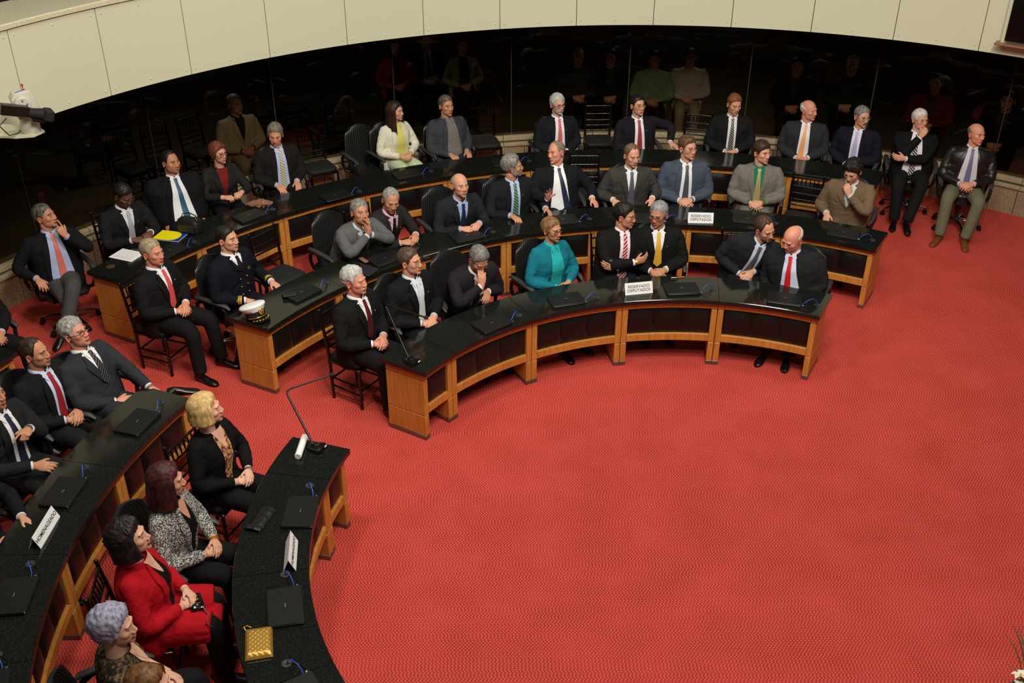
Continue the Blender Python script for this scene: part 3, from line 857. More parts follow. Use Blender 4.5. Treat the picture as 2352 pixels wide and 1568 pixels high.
def person(px, label, group, row_c=C_HALL, yaw=0.0, lean=4, side=0, twist=0, hip_z=.555, s=1.0, gaze=None, head=(0, 0, 0),
           arms='lap', armsR=None, armsL=None, legs='front', trousers=(22, 22, 24), shoes=(14, 13, 13),
           g=1.0, belly=0.0, fem=False, face=None, skin='fair', hair=None, hair_c=((60, 45, 35), (90, 70, 55)), brow=None, beard=None, moust=None, glasses=None,
           jacket=(20, 20, 22), jmat=None, shirt=(225, 226, 232), smat=None, tie=None, vneck=.20, opening=None, lapel=True, collar=True, tmat=None,
           pin=False, coat=0.0, skirt=False, wrist=None, lips=None, legs_on=True, cuffs=True, buttons=None, jname='jacket', xy=None, ring=None, tie_shift=0.0, sleeve=1.0, neck_skin=True):
    s = s * 1.065; hip_z = hip_z + .01
    face = dict(face or {});
    if fem: face['fem'] = 1.0
    PR = PROF_F if fem else PROF_M
    root = empty('person')
    # ---------------- skeleton
    hip = Vector((0, 0, hip_z))
    vs = np.linspace(-.16, .54, 71); ang = [math.radians(lean) * smooth01(-.1, .16, v) * (1 + .15 * smooth01(.3, .5, v)) for v in vs]
    Pp = [None] * 71; i0 = 16
    sd = [math.radians(side) * smooth01(-.08, .2, v) for v in vs]
    tw = [math.radians(twist) * smooth01(-.05, .3, v) for v in vs]
    Ax = [(Matrix.Rotation(tw[i], 3, 'Z') @ Matrix.Rotation(sd[i], 3, 'Y') @ Matrix.Rotation(-ang[i], 3, 'X')) for i in range(71)]
    Pp[i0] = hip.copy()
    dv = (vs[1] - vs[0]) * s
    for i in range(i0 + 1, 71): Pp[i] = Pp[i - 1] + Ax[i - 1] @ Vector((0, 0, dv))
    for i in range(i0 - 1, -1, -1): Pp[i] = Pp[i + 1] - Ax[i + 1] @ Vector((0, 0, dv))
    def frame(v):
        t = (v - vs[0]) / (vs[1] - vs[0]); i = int(max(0, min(69, math.floor(t)))); k = t - i
        return Pp[i].lerp(Pp[i + 1], k), Ax[i]
    def prof(v):
        a = np.interp(v, PR['v'], PR['a']); f = np.interp(v, PR['v'], PR['f']); b = np.interp(v, PR['v'], PR['b'])
        w = g + (1 - g) * smooth01(.36, .5, v)
        w = 1 + (w - 1)
        f = f * w + belly * math.exp(-((v - .08) / .13) ** 2); return a * (1 + (w - 1) * .9) * s, f * s, b * w * s
    def tor(u, y, v):
        p, A = frame(v); return p + A @ Vector((u, y, 0))
    N_SUP = 2.35
    def front(u, v, off=0.0):
        a, f, b = prof(v); q = min(.999, abs(u) / a); y = f * (1 - q ** N_SUP) ** (1 / N_SUP)
        return tor(u, y + off - .002 + .012 * smooth01(.42, .5, v), v)
    # ---------------- head frame
    nb, nA = frame(.505)
    world_yaw = math.atan2(0, 1)
    # body facing in the hall
    pxz = hip_z + .66 * s * math.cos(math.radians(lean))
    P0 = at(px[0], px[1], pxz) if xy is None else Vector((xy[0], xy[1], 0))
    fdir = math.atan2(row_c[1] - P0.y, row_c[0] - P0.x) + math.radians(yaw)
    hy, hp, hr = head; hp = hp - 7
    if gaze is not None:
        ga = math.atan2(gaze[1] - P0.y, gaze[0] - P0.x); dlt = math.degrees((ga - fdir + PI) % (2 * PI) - PI) - twist
        hy = hy + max(-68, min(68, dlt))
    Hrot = Matrix.Rotation(math.radians(twist), 3, 'Z') @ Matrix.Rotation(math.radians(side) * .45, 3, 'Y') @ Matrix.Rotation(-math.radians(lean) * .45, 3, 'X')
    up = Hrot @ Vector((0, 0, 1))
    Hm = (Hrot @ Matrix.Rotation(math.radians(hy), 3, 'Z') @ Matrix.Rotation(math.radians(hr), 3, 'Y') @ Matrix.Rotation(-math.radians(hp), 3, 'X')).to_4x4()
    jaw_drop = Hm.to_3x3() @ Vector((0, .012, .06))
    hc = nb + up * (.088 * s) + nA @ Vector((0, .012, 0)) + jaw_drop * s
    HM = Matrix.Translation(hc) @ Hm @ Matrix.Scale(s * (.96 if fem else 1.0), 4)
    # ---------------- place the root so that the head is where the photograph has it
    if xy is None:
        Pw = at(px[0], px[1], hc.z)
        R3 = Matrix.Rotation(fdir - PI / 2, 3, 'Z'); off = R3 @ hc
        root.location = (Pw.x - off.x, Pw.y - off.y, 0)
    else: root.location = (xy[0], xy[1], 0)
    root.rotation_euler = (0, 0, fdir - PI / 2)
    tag(root, label, 'person', group)
    # ---------------- arms
    upl, fol = .285 * s, .255 * s
    Wmul = .92 if fem else 1.0
    def preset(nm, sx):
        # wrist, pole, finger direction, palm direction, pose     (sx=+1 right arm)
        if nm == 'lap': return (Vector((sx * .085, .245, .70)), Vector((sx * 1.25, -.8, -.3)), Vector((-sx * .75, .6, -.12)), Vector((-sx * .45, -.3, -.8)), 'relaxed')
        if nm == 'lap_low': return (Vector((sx * .08, .22, .665)), Vector((sx * 1.25, -.8, -.3)), Vector((-sx * .6, .7, -.25)), Vector((-sx * .5, -.2, -.8)), 'relaxed')
        if nm == 'desk': return (Vector((sx * .12, .40, .80)), Vector((sx * .85, -.7, -.6)), Vector((-sx * .72, .68, .0)), Vector((-sx * .45, -.1, -.85)), 'grip')
        if nm == 'desk_flat': return (Vector((sx * .16, .38, .795)), Vector((sx * .8, -.8, -.5)), Vector((-sx * .25, .96, -.05)), Vector((0, -.05, -1)), 'relaxed')
        if nm == 'thigh': return (Vector((sx * .135, .27, .705)), Vector((sx * .85, -1, -.2)), Vector((-sx * .15, .95, -.25)), Vector((-sx * .2, -.2, -1)), 'relaxed')
        if nm == 'arm': return (Vector((sx * .285, .20, .735)), Vector((sx * .6, -1, -.1)), Vector((-sx * .05, .95, -.22)), Vector((0, -.2, -1)), 'relaxed')
        if nm == 'side': return (Vector((sx * .22, .17, .62)), Vector((sx * .6, -1, 0)), Vector((-sx * .1, .9, -.4)), Vector((-sx * .7, 0, -.7)), 'relaxed')
        if nm == 'cross': 
            return (tor(-sx * .075, prof(.2)[1] + .05 + .035 * (sx > 0), .22 + .03 * sx), Vector((sx * 1.2, .1, -.7)), Vector((-sx * .95, .05, .25)), Vector((0, -1, .1)), 'relaxed')
        if nm == 'mouth': 
            m = HM @ Vector((0, .125, -.085)); return (m + Vector((sx * .06, .035, -.12)), Vector((sx * .8, .3, -.8)), Vector((-sx * .42, -.12, .9)), Vector((-sx * .35, -.9, -.1)), 'grip')
        if nm == 'cheek':
            m = HM @ Vector((sx * .03, .11, -.03)); return (m + Vector((sx * .035, .06, -.13)), Vector((sx * .9, .2, -.7)), Vector((-sx * .2, -.28, .93)), Vector((-sx * .5, -.85, -.1)), 'relaxed')
        if nm == 'pray':
            m = HM @ Vector((0, .118, -.095)); return (m + Vector((sx * .035, .03, -.13)), Vector((sx * 1.0, .3, -.6)), Vector((-sx * .10, -.16, .98)), Vector((-sx * 1, 0, 0)), 'flat')
    cfgs = {}
    for sx, ov, key in ((1, armsR, 'R'), (-1, armsL, 'L')):
        base = ov if isinstance(ov, str) else arms
        W_, pole, fd, pn, pose = preset(base, sx)
        if isinstance(ov, dict):
            if 'at' in ov: W_ = Vector(ov['at'])
            if 'd' in ov: W_ = W_ + Vector(ov['d'])
            pole = Vector(ov.get('pole', pole)); fd = Vector(ov.get('fd', fd)); pn = Vector(ov.get('pn', pn)); pose = ov.get('pose', pose)
        elif sx < 0 and base in ('lap', 'desk', 'lap_low'): W_ = W_ + Vector((0, .012, .018))
        cfgs[key] = (W_, pole, fd, pn, pose)
    jb = MB()
    rings = []; nr = 28
    for v in np.linspace(-.15, .503 if collar else .478, 26):
        a, f, b = prof(v); r = []
        for k in range(nr):
            t = 2 * PI * k / nr; c_, s_ = math.cos(t), math.sin(t)
            x = a * math.copysign(abs(c_) ** (2 / N_SUP), c_); y = (f if s_ > 0 else b) * math.copysign(abs(s_) ** (2 / N_SUP), s_)
            r.append(tor(x, y + .012 * smooth01(.42, .5, v), v))
        rings.append(r)
    jb.loft(rings)
    hands = []; armpts = {}
    sleeve_end = []
    for sx, key in ((1, 'R'), (-1, 'L')):
        W_, pole, fd, pn, pose = cfgs[key]
        a45 = prof(.43)[0]
        S = tor(sx * a45 * .90, -.008, .42); S0 = tor(sx * a45 * .45, -.005, .43)
        E, W_ = ik(S, W_, upl, fol, pole)
        path = bend_path(S, E, W_, 7, .07)
        n = len(path); rad = []
        for i in range(n):
            t = i / (n - 1)
            r = np.interp(t, [0, .25, .5, .75, 1], [.064, .061, .057, .050, .041]) * Wmul * s * (.5 + .5 * g) 
            r *= 1 + .075 * math.sin(i * 2.3 + sx) * math.exp(-((t - .5) / .28) ** 2)
            rad.append(r)
        m_ = max(8, int(round(n * sleeve))); jb.tube([S0] + path[:m_], [rad[0] * .95] + rad[:m_], 14)
        d = (W_ - path[-3]).normalized()
        if cuffs:
            cuffs_mb = MB(); cuffs_mb.tube([W_ - d * .02, W_ + d * .006, W_ + d * .014, W_ + d * .0135], [.033 * s * Wmul, .034 * s * Wmul, .0345 * s * Wmul, .028 * s * Wmul], 14); cuffs_mb.build('shirt_cuff', smat or cloth(shirt, .8, .1), root, 50)
        armpts[key] = (S, E, W_, d)
        hands.append((sx, W_ + d * .022, fd.normalized(), pn.normalized(), pose))
    if coat > 0:
        for sx in (-1, 1): jb.tube([(sx * .09, .02, .55), (sx * .11, .25, .56), (sx * .12, .25 + .3 * coat, .545)], [.13 * s, .115 * s, .10 * s], 14)
        jb.box((0, .2 + .1 * coat, .53), (.2, .34 + .2 * coat, .09), None, .03)
    me = remesh(jb, .0125, 3); me.name = jname
    v, f = mesh_arrays(me)
    # soft folds
    nv = np.empty(len(me.vertices) * 3); me.vertices.foreach_get('normal', nv); nv = nv.reshape(-1, 3)
    sdv = len(label) * 3.1
    disp = np.array([noise.noise(Vector((p[0] * 9 + p[2] * 5 + sdv, p[1] * 9, p[2] * 15 - p[0] * 4))) + .6 * (1 - 2 * abs(noise.noise(Vector((p[0] * 10 + p[2] * 9 + sdv, p[1] * 10, p[2] * 22 + p[0] * 9))))) for p in v])
    disp = np.where(disp > 0, disp * .35, disp)
    v = v + nv * (disp * .0105)[:, None]
    me.vertices.foreach_set('co', v.ravel()); me.shade_smooth()
    me.materials.append(jmat or cloth(jacket))
    link_mesh(jname, me, root)
    # ---------------- shirt front, lapels, tie
    def wopen(v):
        if opening: return np.interp(v, [o[0] for o in opening], [o[1] for o in opening])
        t = max(0.0, min(1.0, (v - vneck) / (.475 - vneck))); return .064 * s * t ** .85
    vb = opening[0][0] if opening else vneck
    vt = .503
    nv_, nu = 22, 11
    P = []; UVs = []
    for i in range(nv_ + 1):
        vv = vb + (vt - vb) * i / nv_; w = max(.001, wopen(vv)) + .006; a = prof(vv)[0]
        w = min(w, a * .93, np.interp(vv, [.44, .503], [.2, .045]))
        P.append([front(w * (-1 + 2 * j / nu), vv, .010) for j in range(nu + 1)])
    mb = MB(); mb.grid(P)
    o = mb.build('shirt_front' if not fem else 'blouse', smat or cloth(shirt, .8, .22), root, 0); o.data.shade_smooth()
    thick = frame(.3)[1] @ Vector((0, -.010, 0))
    if lapel:
        for sx in (-1, 1):
            mb = MB(); P = []
            for i in range(nv_ + 1):
                vv = vb + .004 + (.478 - vb) * i / nv_; w = wopen(vv)
                t = i / nv_
                notch = .405
                if vv < notch: lw = .012 + .062 * ((vv - vb) / (notch - vb)) ** .8
                else: lw = .052 - .030 * (vv - notch) / .07
                if opening: lw = min(lw, .058)
                a = prof(vv)[0]
                P.append([front(sx * min(a * .96, w - .004 + (lw * s) * q / 4), vv, .016 + .004 * math.sin(PI * q / 4) - .006 * (q == 4) * (vv < .3)) for q in range(5)])
            if sx < 0: P = [list(reversed(r)) for r in P]
            mb.grid(P, thick); lo = mb.build('lapel', jmat or cloth(jacket), root, 40); fixnormals(lo.data)
        mb = MB()
        # collar round the back of the neck
        P = []
        for i in range(21):
            t = math.radians(-48 + 276 * i / 20)
            row = []
            for (rr, vv) in ((.070, .508), (.079, .503), (.090, .484), (.098, .460)):
                row.append(tor(rr * s * Wmul * math.cos(t) * 1.02, .010 + rr * s * Wmul * math.sin(-t) * 1.05, vv))
            P.append(row)
        mb.grid(P, Vector((0, 0, -.006)))
        lo = mb.build('jacket_collar', jmat or cloth(jacket), root, 40); fixnormals(lo.data)
    if collar:
        cm = smat or cloth(shirt, .8, .1)
        mb = MB(); P = []
        for i in range(25):
            th = math.radians(90 - 172 + 344 * i / 24 + 180 - 0); fr_ = max(0, math.sin(th)) ** 2
            r0 = .0605 * s * Wmul
            P.append([tor(r0 * rr_ * math.cos(th), .010 + r0 * rr_ * 1.06 * math.sin(th), zz - .020 * fr_) for rr_, zz in ((1.0, .532), (1.08, .530), (1.18, .510), (1.24, .490))])
        mb.grid(P, Vector((0, 0, -.0025))); lo = mb.build('shirt_collar', cm, root, 60); fixnormals(lo.data)
        for sx in (-1, 1):
            mb = MB(); P = []
            A0, A1, B0, B1 = (.004, .503), (.050, .512), (.033, .446), (.054, .484)
            for i in range(7):
                t = i / 6; row = []
                for j in range(6):
                    q = j / 5; u_ = (A0[0] * (1 - q) + A1[0] * q) * (1 - t) + (B0[0] * (1 - q) + B1[0] * q) * t; v_ = (A0[1] * (1 - q) + A1[1] * q) * (1 - t) + (B0[1] * (1 - q) + B1[1] * q) * t
                    row.append(front(sx * u_ * s * Wmul, v_, .019 + .004 * math.sin(PI * min(1, t + .3))))
                P.append(row)
            if sx < 0: P = [list(reversed(r)) for r in P]
            mb.grid(P, frame(.45)[1] @ Vector((0, -.003, 0)))
            lo = mb.build('collar_flap', cm, root, 60); fixnormals(lo.data)
    if tie:
        mb = MB(); P = []; uvl = []
        vend = (vb - .03) if not opening else max(vb - .015, -.06)
        if not opening: vend = vb - .005
        rows = [(.498, .014), (.492, .021), (.466, .0155), (.457, .015)] + [(.455 + (vend + .035 - .455) * t / 10, .015 + .026 * (t / 10) ** .8) for t in range(1, 11)] + [(vend, .004)]
        for vv, w in rows:
            w *= s
            sh = tie_shift * max(0, (.46 - vv)) 
            P.append([front(w * (-1 + 2 * j / 4) + sh, max(vv, -.1), .020 + .004 * (vv > .456) + .003 * (1 - abs(-1 + 2 * j / 4))) for j in range(5)])
            uvl.append([(w * (-1 + 2 * j / 4), vv) for j in range(5)])
        P = [list(reversed(r)) for r in P]; uvl = [list(reversed(r)) for r in uvl]
        mb.grid(P, frame(.3)[1] @ Vector((0, -.006, 0)))
        tm = tmat or tie_mat(*tie)
        o = mb.build('tie', tm, root, 60); fixnormals(o.data)
        uvlay = o.data.uv_layers.new(name='UVMap'); flat = [q for r in uvl for q in r]; nb_ = len(flat)
        for lp in o.data.loops: uvlay.data[lp.index].uv = flat[lp.vertex_index % nb_]
    if pin:
        mb = MB(); p = front(-.085 * s, .37, .018); mb.ball(p, .0065, 8, 6); mb.build('lapel_pin', MT['gold'], root, 60)
    if buttons:
        for (u, vv, bm) in buttons:
            mb = MB(); mb.ball(front(u, vv, .012), (.009, .007, .009), 10, 6); mb.build('button', bm, root, 60)
    # ---------------- legs
    if legs_on:
        tb = MB()
        if isinstance(legs, dict): LG = legs
        else:
            LG = dict(front=dict(R=((.11, .43, .55), (.115, .46, .10)), L=((-.11, .43, .55), (-.115, .44, .10))),
                      wide=dict(R=((.17, .42, .55), (.16, .42, .10)), L=((-.17, .42, .55), (-.16, .46, .10))),
                      crossR=dict(R=((-.02, .47, .66), (-.22, .62, .30)), L=((-.10, .43, .54), (-.09, .42, .10))),
                      crossL=dict(L=((.02, .47, .66), (.22, .62, .30)), R=((.10, .43, .54), (.09, .42, .10))),
                      back=dict(R=((.11, .40, .55), (.12, .22, .10)), L=((-.11, .40, .55), (-.12, .18, .10))))[legs]
        tb.ball((0, -.01, .56), (.175 * g, .15, .115), 18, 12)
        sh_list = []
        for key, sx in (('R', 1), ('L', -1)):
            K, A_ = Vector(LG[key][0]), Vector(LG[key][1]); Hh = Vector((sx * .085, .0, .56))
            path = bend_path(Hh, K, A_, 6, .07); n = len(path)
            tb.tube(path, [np.interp(i / (n - 1), [0, .3, .5, .7, 1], [.108, .096, .082, .073, .068]) * (.55 + .45 * g) * (.92 if fem else 1) for i in range(n)], 14)
            sh_list.append((K, A_, sx, LG[key][2] if len(LG[key]) > 2 else None))
        if skirt:
            tb.box((0, .22, .55), (.26, .4, .12), None, .05)
        me = remesh(tb, .016, 3); me.name = 'trousers'; me.shade_smooth(); me.materials.append(tmat_leg(trousers)); link_mesh('skirt' if skirt else 'trousers', me, root)
        for K, A_, sx, tdir in sh_list:
            mb = MB(); rr = []
            fwd = Vector(tdir) if tdir else Vector((sx * .12, 1, 0)); 
            shin = (A_ - K).normalized()
            if tdir is None and shin.z > -.9:   # raised foot points along the shin's side
                fwd = (Vector((shin.x, shin.y, 0)).normalized() * .8 + Vector((0, 0, -.25)))
            fwd.normalize(); upv = Vector((0, 0, 1)); upv = (upv - fwd * upv.dot(fwd)).normalized(); lat = fwd.cross(upv)
            base = A_ + Vector((0, 0, -.095)) if A_.z < .2 else A_ + shin * .085
            for t, w, h in ((-.075, .02, .05), (-.065, .032, .075), (-.02, .036, .085), (.04, .037, .075), (.09, .042, .055), (.14, .045, .045), (.18, .038, .036), (.205, .02, .024)):
                rr.append([base + fwd * t + lat * (w * math.cos(2 * PI * k / 14)) + upv * (max(0, h / 2 + h / 2 * math.sin(2 * PI * k / 14)) if math.sin(2 * PI * k / 14) > -.5 else 0.0) for k in range(14)])
            mb.loft(rr); mb.tube([A_ - shin * .03, base + upv * .06], [.04, .034], 12); o = mb.build('shoe', shoe_mat(shoes), root, 60); fixnormals(o.data)
    # ---------------- body (skin): head, neck, trunk core, arms, hands in one mesh
    bw = brow if brow is not None else tuple(np.array(lin(hair_c[0])) * .8)
    V, F, CLR = build_head(face, skin, bw, lips, beard[0] if beard else None, beard[1] if beard else 0)
    V = [HM @ Vector(p) for p in V]
    sk = lin(SKINS[skin]); bmb = MB(); bmb.v = V; bmb.f = F
    neck_top = HM @ Vector((0, -.022, -.055)); r_n = (.052 if fem else .059 + .008 * face.get('fat', 0)) * s
    nb2 = tor(0, -.002, .46)
    if fem and not collar and neck_skin:
        P = []
        for i in range(11):
            vv = .375 + .13 * i / 10; w = .004 + .052 * (i / 10) ** .8
            P.append([front(w * s * (1 - 2 * j / 6), vv, .0125) for j in range(7)])
        bmb.grid([list(reversed(r)) for r in P])
    bmb.tube([tor(0, 0, .05), tor(0, 0, .3), nb2, nb2.lerp(neck_top, .35) , nb2.lerp(neck_top, .7), neck_top], [.09, .09, r_n * 1.12, r_n * 1.02, r_n * .98, r_n * .95], 20)
    for sx, key in ((1, 'R'), (-1, 'L')):
        S, E, W_, d = armpts[key]; bmb.tube(bend_path(S, E, W_ + d * .03, 5, .05), [.034] * 6 + [.028] * 8 + [.026, .0255], 10) if False else bmb.tube(bend_path(S, E, W_ + d * .03, 5, .05), [.036 - .0006 * i for i in range(15)], 12)
    for sx, p, fd, pn, pose in hands:
        hv, hf = hand_mesh(pose)
        Yv = fd; Zv = (-pn - Yv * (-pn).dot(Yv)).normalized(); Xv = Yv.cross(Zv)
        k = s * (.90 if fem else 1.0)
        M3 = np.array([[Xv[i], Yv[i], Zv[i]] for i in range(3)])
        hv2 = hv.copy()
        if sx < 0: hv2[:, 0] *= -1
        hv2 = (hv2 * k) @ M3.T + np.array(p)
        b = len(bmb.v); bmb.v += [Vector(q) for q in hv2]
        bmb.f += [tuple(b + i for i in (fc if sx > 0 else reversed(fc))) for fc in hf]
    me = bpy.data.meshes.new('body'); me.from_pydata([tuple(p) for p in bmb.v], [], bmb.f); me.shade_smooth()
    ca = me.color_attributes.new('Col', 'FLOAT_COLOR', 'POINT')
    n0 = len(CLR); arr = np.ones((len(bmb.v), 4)); arr[:, :3] = sk; arr[:n0, :3] = np.array(CLR)
    ca.data.foreach_set('color', arr.ravel()); me.materials.append(MT['skin'])
    link_mesh('body', me, root)
    # ---------------- hair, moustache, glasses
    if hair:
        hm = build_hair(face, seed=len(label) + int(px[0]) % 97, **hair); hm.v = [HM @ p for p in hm.v]
        o = hm.build('hair', hair_mat(*hair_c), root, 0); o.data.shade_smooth()
    if moust is not None:
        mb = MB()
        mb.tube([HM @ Vector(q) for q in ((-.032, .079, -.066), (-.018, .093, -.057), (0, .100, -.0535), (.018, .093, -.057), (.032, .079, -.066))], [.003, .0065, .006, .0065, .003], 8)
        mb.build('moustache', hair_mat(moust, tuple(min(255, x + 30) for x in moust)), root, 60)
    if glasses:
        gm = MT['eyeglass'] if glasses == 'dark' else MT['eyeglass_metal']; rt = .0022 if glasses == 'dark' else .0014
        mb = MB()
        for sx in (-1, 1):
            pts = [HM @ Vector((sx * .033 + .0245 * math.copysign(abs(math.cos(t)) ** .7, math.cos(t)), .099 - .006 * abs(math.cos(t) + sx) * .5, .000 + .0165 * math.copysign(abs(math.sin(t)) ** .7, math.sin(t)))) for t in np.linspace(0, 2 * PI, 25)]
            mb.tube(pts, rt, 6, cap=False)
            mb.tube([HM @ Vector(q) for q in ((sx * .0575, .093, .004), (sx * .072, .08, .006), (sx * .0815, .02, .008), (sx * .083, -.012, .006))], rt, 6)
        mb.tube([HM @ Vector(q) for q in ((-.009, .101, .004), (0, .1035, .007), (.009, .101, .004))], rt, 6)
        go = mb.build('eyeglasses', gm, root, 60)
        for sx in (-1, 1):
            lb = MB(); lb.add([HM @ Vector((sx * .033 + .023 * math.cos(t), .0985 - .006 * abs(math.cos(t) + sx) * .5, .0155 * math.sin(t))) for t in np.linspace(0, 2 * PI, 17)[:-1]], [tuple(range(16))]); lb.build('lens', MT['lens'], go, 0)
    if wrist:
        S, E, W_, d = armpts[wrist[0]]
        mb = MB(); q = W_ + d * .03; mb.tube([q - d * .009, q + d * .009], [.0305 * s, .0305 * s], 16); mb.build('wristwatch' if wrist[1] != 'bangle' else 'bangle', MT['gold'] if wrist[2] == 'gold' else MT['silver'], root, 50)
    root['_hip'] = 0
    del root['_hip']
    return root, dict(front=front, tor=tor, HM=HM, arms=armpts, fdir=fdir, prof=prof)
_legm = {}
def tmat_leg(c):
    if not isinstance(c, tuple): return c
    return cloth(c, .85, .3)
def shoe_mat(c):
    k = ('shoe', c)
    if k not in _legm: _legm[k] = mat('shoe_leather_%d' % len(_legm), lin(c), .28)
    return _legm[k]
# ------------------------------------------------------------------ the people, row by row
G = (8.0, 3.5)
GRP = 'people seated at the desks'
GREY = ((118, 116, 112), (168, 166, 162)); SILVER = ((162, 162, 160), (205, 205, 202)); WHITEH = ((190, 186, 178), (222, 220, 214))
BLACKH = ((17, 14, 13), (38, 31, 28)); DKBROWN = ((36, 25, 19), (66, 48, 36)); BROWN = ((72, 50, 34), (112, 82, 58)); PEPPER = ((58, 54, 50), (120, 116, 110))
SHORT = dict(style='full', top=.016, side=.007, back=.010); THICK = dict(style='full', top=.028, side=.014, back=.018); REC = dict(style='recede', top=.013, side=.007, back=.010)
HIGH = dict(style='high', top=.008, side=.006, back=.009); BALD = dict(style='fringe', bald='fringe', side=.005, back=.007)
OPEN = [(-.05, .085), (.12, .078), (.3, .07), (.46, .060), (.5, .056)]
WIDE = [(-.06, .125), (.1, .12), (.25, .10), (.42, .075), (.5, .058)]
CHAIRS = []
def seat(res, kind, label, group='chairs with people in them', back=.02, dyaw=0):
    root, d = res
    a = d['fdir'] + math.radians(dyaw); f = Vector((math.cos(d['fdir']), math.sin(d['fdir']), 0))
    p = Vector(root.location) - f * back
    place_chair(kind, p.x, p.y, a, label, group)
    return res
OC = 'black ribbed office chair under the %s'
BC = 'black ballroom chair under the %s'
# ---- outer row
seat(person((103, 497), 'grey-haired person in dark blazer, salmon tie, finger on lips, legs crossed', GRP, C_HALL, yaw=-22, lean=-4, gaze=(5, 8.5), head=(0, -4, 0), armsR='arm',
     armsL=dict(at=(-.10, .24, 1.10), fd=(.35, -.25, .9), pn=(.2, -1, 0), pose='point', pole=(-.8, .2, -.8)), legs='crossL', trousers=(70, 70, 70), jacket=(22, 22, 26), shirt=(172, 186, 222), tie=('solid', (214, 112, 106)), opening=WIDE, hair=SHORT, hair_c=PEPPER, skin='tan', lapel=True),
     'office', OC % 'person with the salmon tie')
seat(person((283, 448), 'person in dark suit with silver striped tie looking down at a phone', GRP, C3, yaw=-6, lean=14, head=(12, 30, 0), arms='desk', skin='brown', hair=dict(style='full', top=.012, side=.008, back=.009), hair_c=BLACKH, glasses='metal',
     jacket=(27, 27, 29), shirt=(222, 220, 232), tie=('pin', (190, 190, 196), (90, 92, 100), .016), vneck=.14, pin=True), 'ballroom', BC % 'person with the silver striped tie')
seat(person((392, 372), 'heavy person in open black jacket with bright blue striped tie', GRP, C3, yaw=-16, lean=0, gaze=G, head=(0, 2, 0), arms='side', g=1.34, belly=.08, face=dict(fat=1.0, jaw=1.06), skin='olive', hair=REC, hair_c=BLACKH,
     jacket=(20, 20, 22), shirt=(226, 228, 236), tie=('stripe', (28, 92, 132), (14, 42, 66), .02), opening=[(-.05, .14), (.1, .135), (.3, .10), (.46, .066), (.5, .056)], beard=(lin((40, 30, 26)), .25), tie_shift=-.05), 'ballroom', BC % 'person with the blue tie')
seat(person((502, 352), 'person with auburn hair and glasses in dark suit over burgundy top', GRP, C3, yaw=-10, lean=10, gaze=G, arms='desk', fem=True, hair=dict(style='woman', top=.03, side=.026, back=.03), hair_c=((86, 44, 30), (128, 70, 46)), glasses='dark', skin='fair',
     jacket=(36, 33, 33), shirt=(118, 30, 36), vneck=.10, collar=False, cuffs=False, s=.97, neck_skin=False), 'ballroom', BC % 'person in the burgundy top')
seat(person((632, 310), 'person in black suit with pale yellow striped tie glancing down', GRP, C3, yaw=-6, lean=2, head=(-22, 16, -4), arms='thigh', skin='red', hair=THICK, hair_c=((92, 82, 72), (138, 126, 112)),
     jacket=(28, 26, 27), shirt=(182, 192, 228), tie=('rstripe', (216, 206, 150), (120, 132, 150), .034), opening=OPEN), 'office', OC % 'person with the yellow striped tie')
seat(person((908, 255), 'person with long dark hair in white blazer and yellow blouse', GRP, C3, yaw=14, lean=4, gaze=(9, 9), head=(0, 4, 0), arms='lap', fem=True, hair=dict(style='woman', top=.022, side=.016, back=.02, long=.34, long_w=.035), hair_c=((34, 20, 18), (64, 38, 30)), skin='fair',
     jacket=(226, 222, 206), shirt=(222, 214, 120), opening=[(-.05, .10), (.1, .095), (.3, .075), (.46, .055), (.5, .05)], trousers=pattern_cloth('floral_cloth', (206, 208, 150), (150, 196, 200), (225, 220, 190), 26), s=.98, cuffs=False), 'office', OC % 'person in the white blazer')
seat(person((1025, 243), 'person in grey suit with grey knitted vest under it', GRP, C3, yaw=14, lean=-3, gaze=None, head=(4, 4, 0), arms='thigh', skin='tan', hair=SHORT, hair_c=((74, 62, 52), (116, 104, 92)),
     jacket=(58, 60, 68), shirt=(206, 214, 230), smat=cloth((118, 112, 108)), tie=None, opening=[(-.05, .12), (.1, .115), (.3, .09), (.46, .066), (.5, .056)], trousers=(40, 44, 56), g=1.06, belly=.02), 'office', OC % 'person in the grey knitted vest')
seat(person((1281, 240), 'silver-haired bearded person with glasses and red striped tie', GRP, C3, yaw=8, lean=2, gaze=G, head=(-8, 2, 0), arms='lap_low', hair=dict(style='full', top=.026, side=.013, back=.016), hair_c=SILVER, glasses='dark', beard=(lin((176, 172, 166)), .85), moust=(170, 168, 162), skin='fair',
     jacket=(24, 27, 34), shirt=(236, 234, 242), tie=('rstripe', (196, 34, 40), (226, 160, 160), .03), opening=[(-.05, .095), (.15, .08), (.3, .07), (.46, .06), (.5, .056)], pin=True), 'office', OC % 'bearded person with the red striped tie')
seat(person((1465, 242), 'dark-haired person in navy suit, dotted crimson tie, arm stretched along the desk', GRP, C3, yaw=10, lean=3, side=3, gaze=G, head=(-6, -2, 0), armsR='lap_low', armsL=dict(at=(-.40, .22, .80), fd=(-.6, .7, -.2), pn=(0, 0, -1), pose='relaxed', pole=(-.8, -.6, .1)), hair=SHORT, hair_c=BLACKH, glasses='metal', skin='fair',
     jacket=(28, 26, 34), shirt=(238, 234, 240), tie=('dots', (142, 24, 44), (190, 110, 120), .012), opening=OPEN, pin=True), 'office', OC % 'person with the crimson tie')
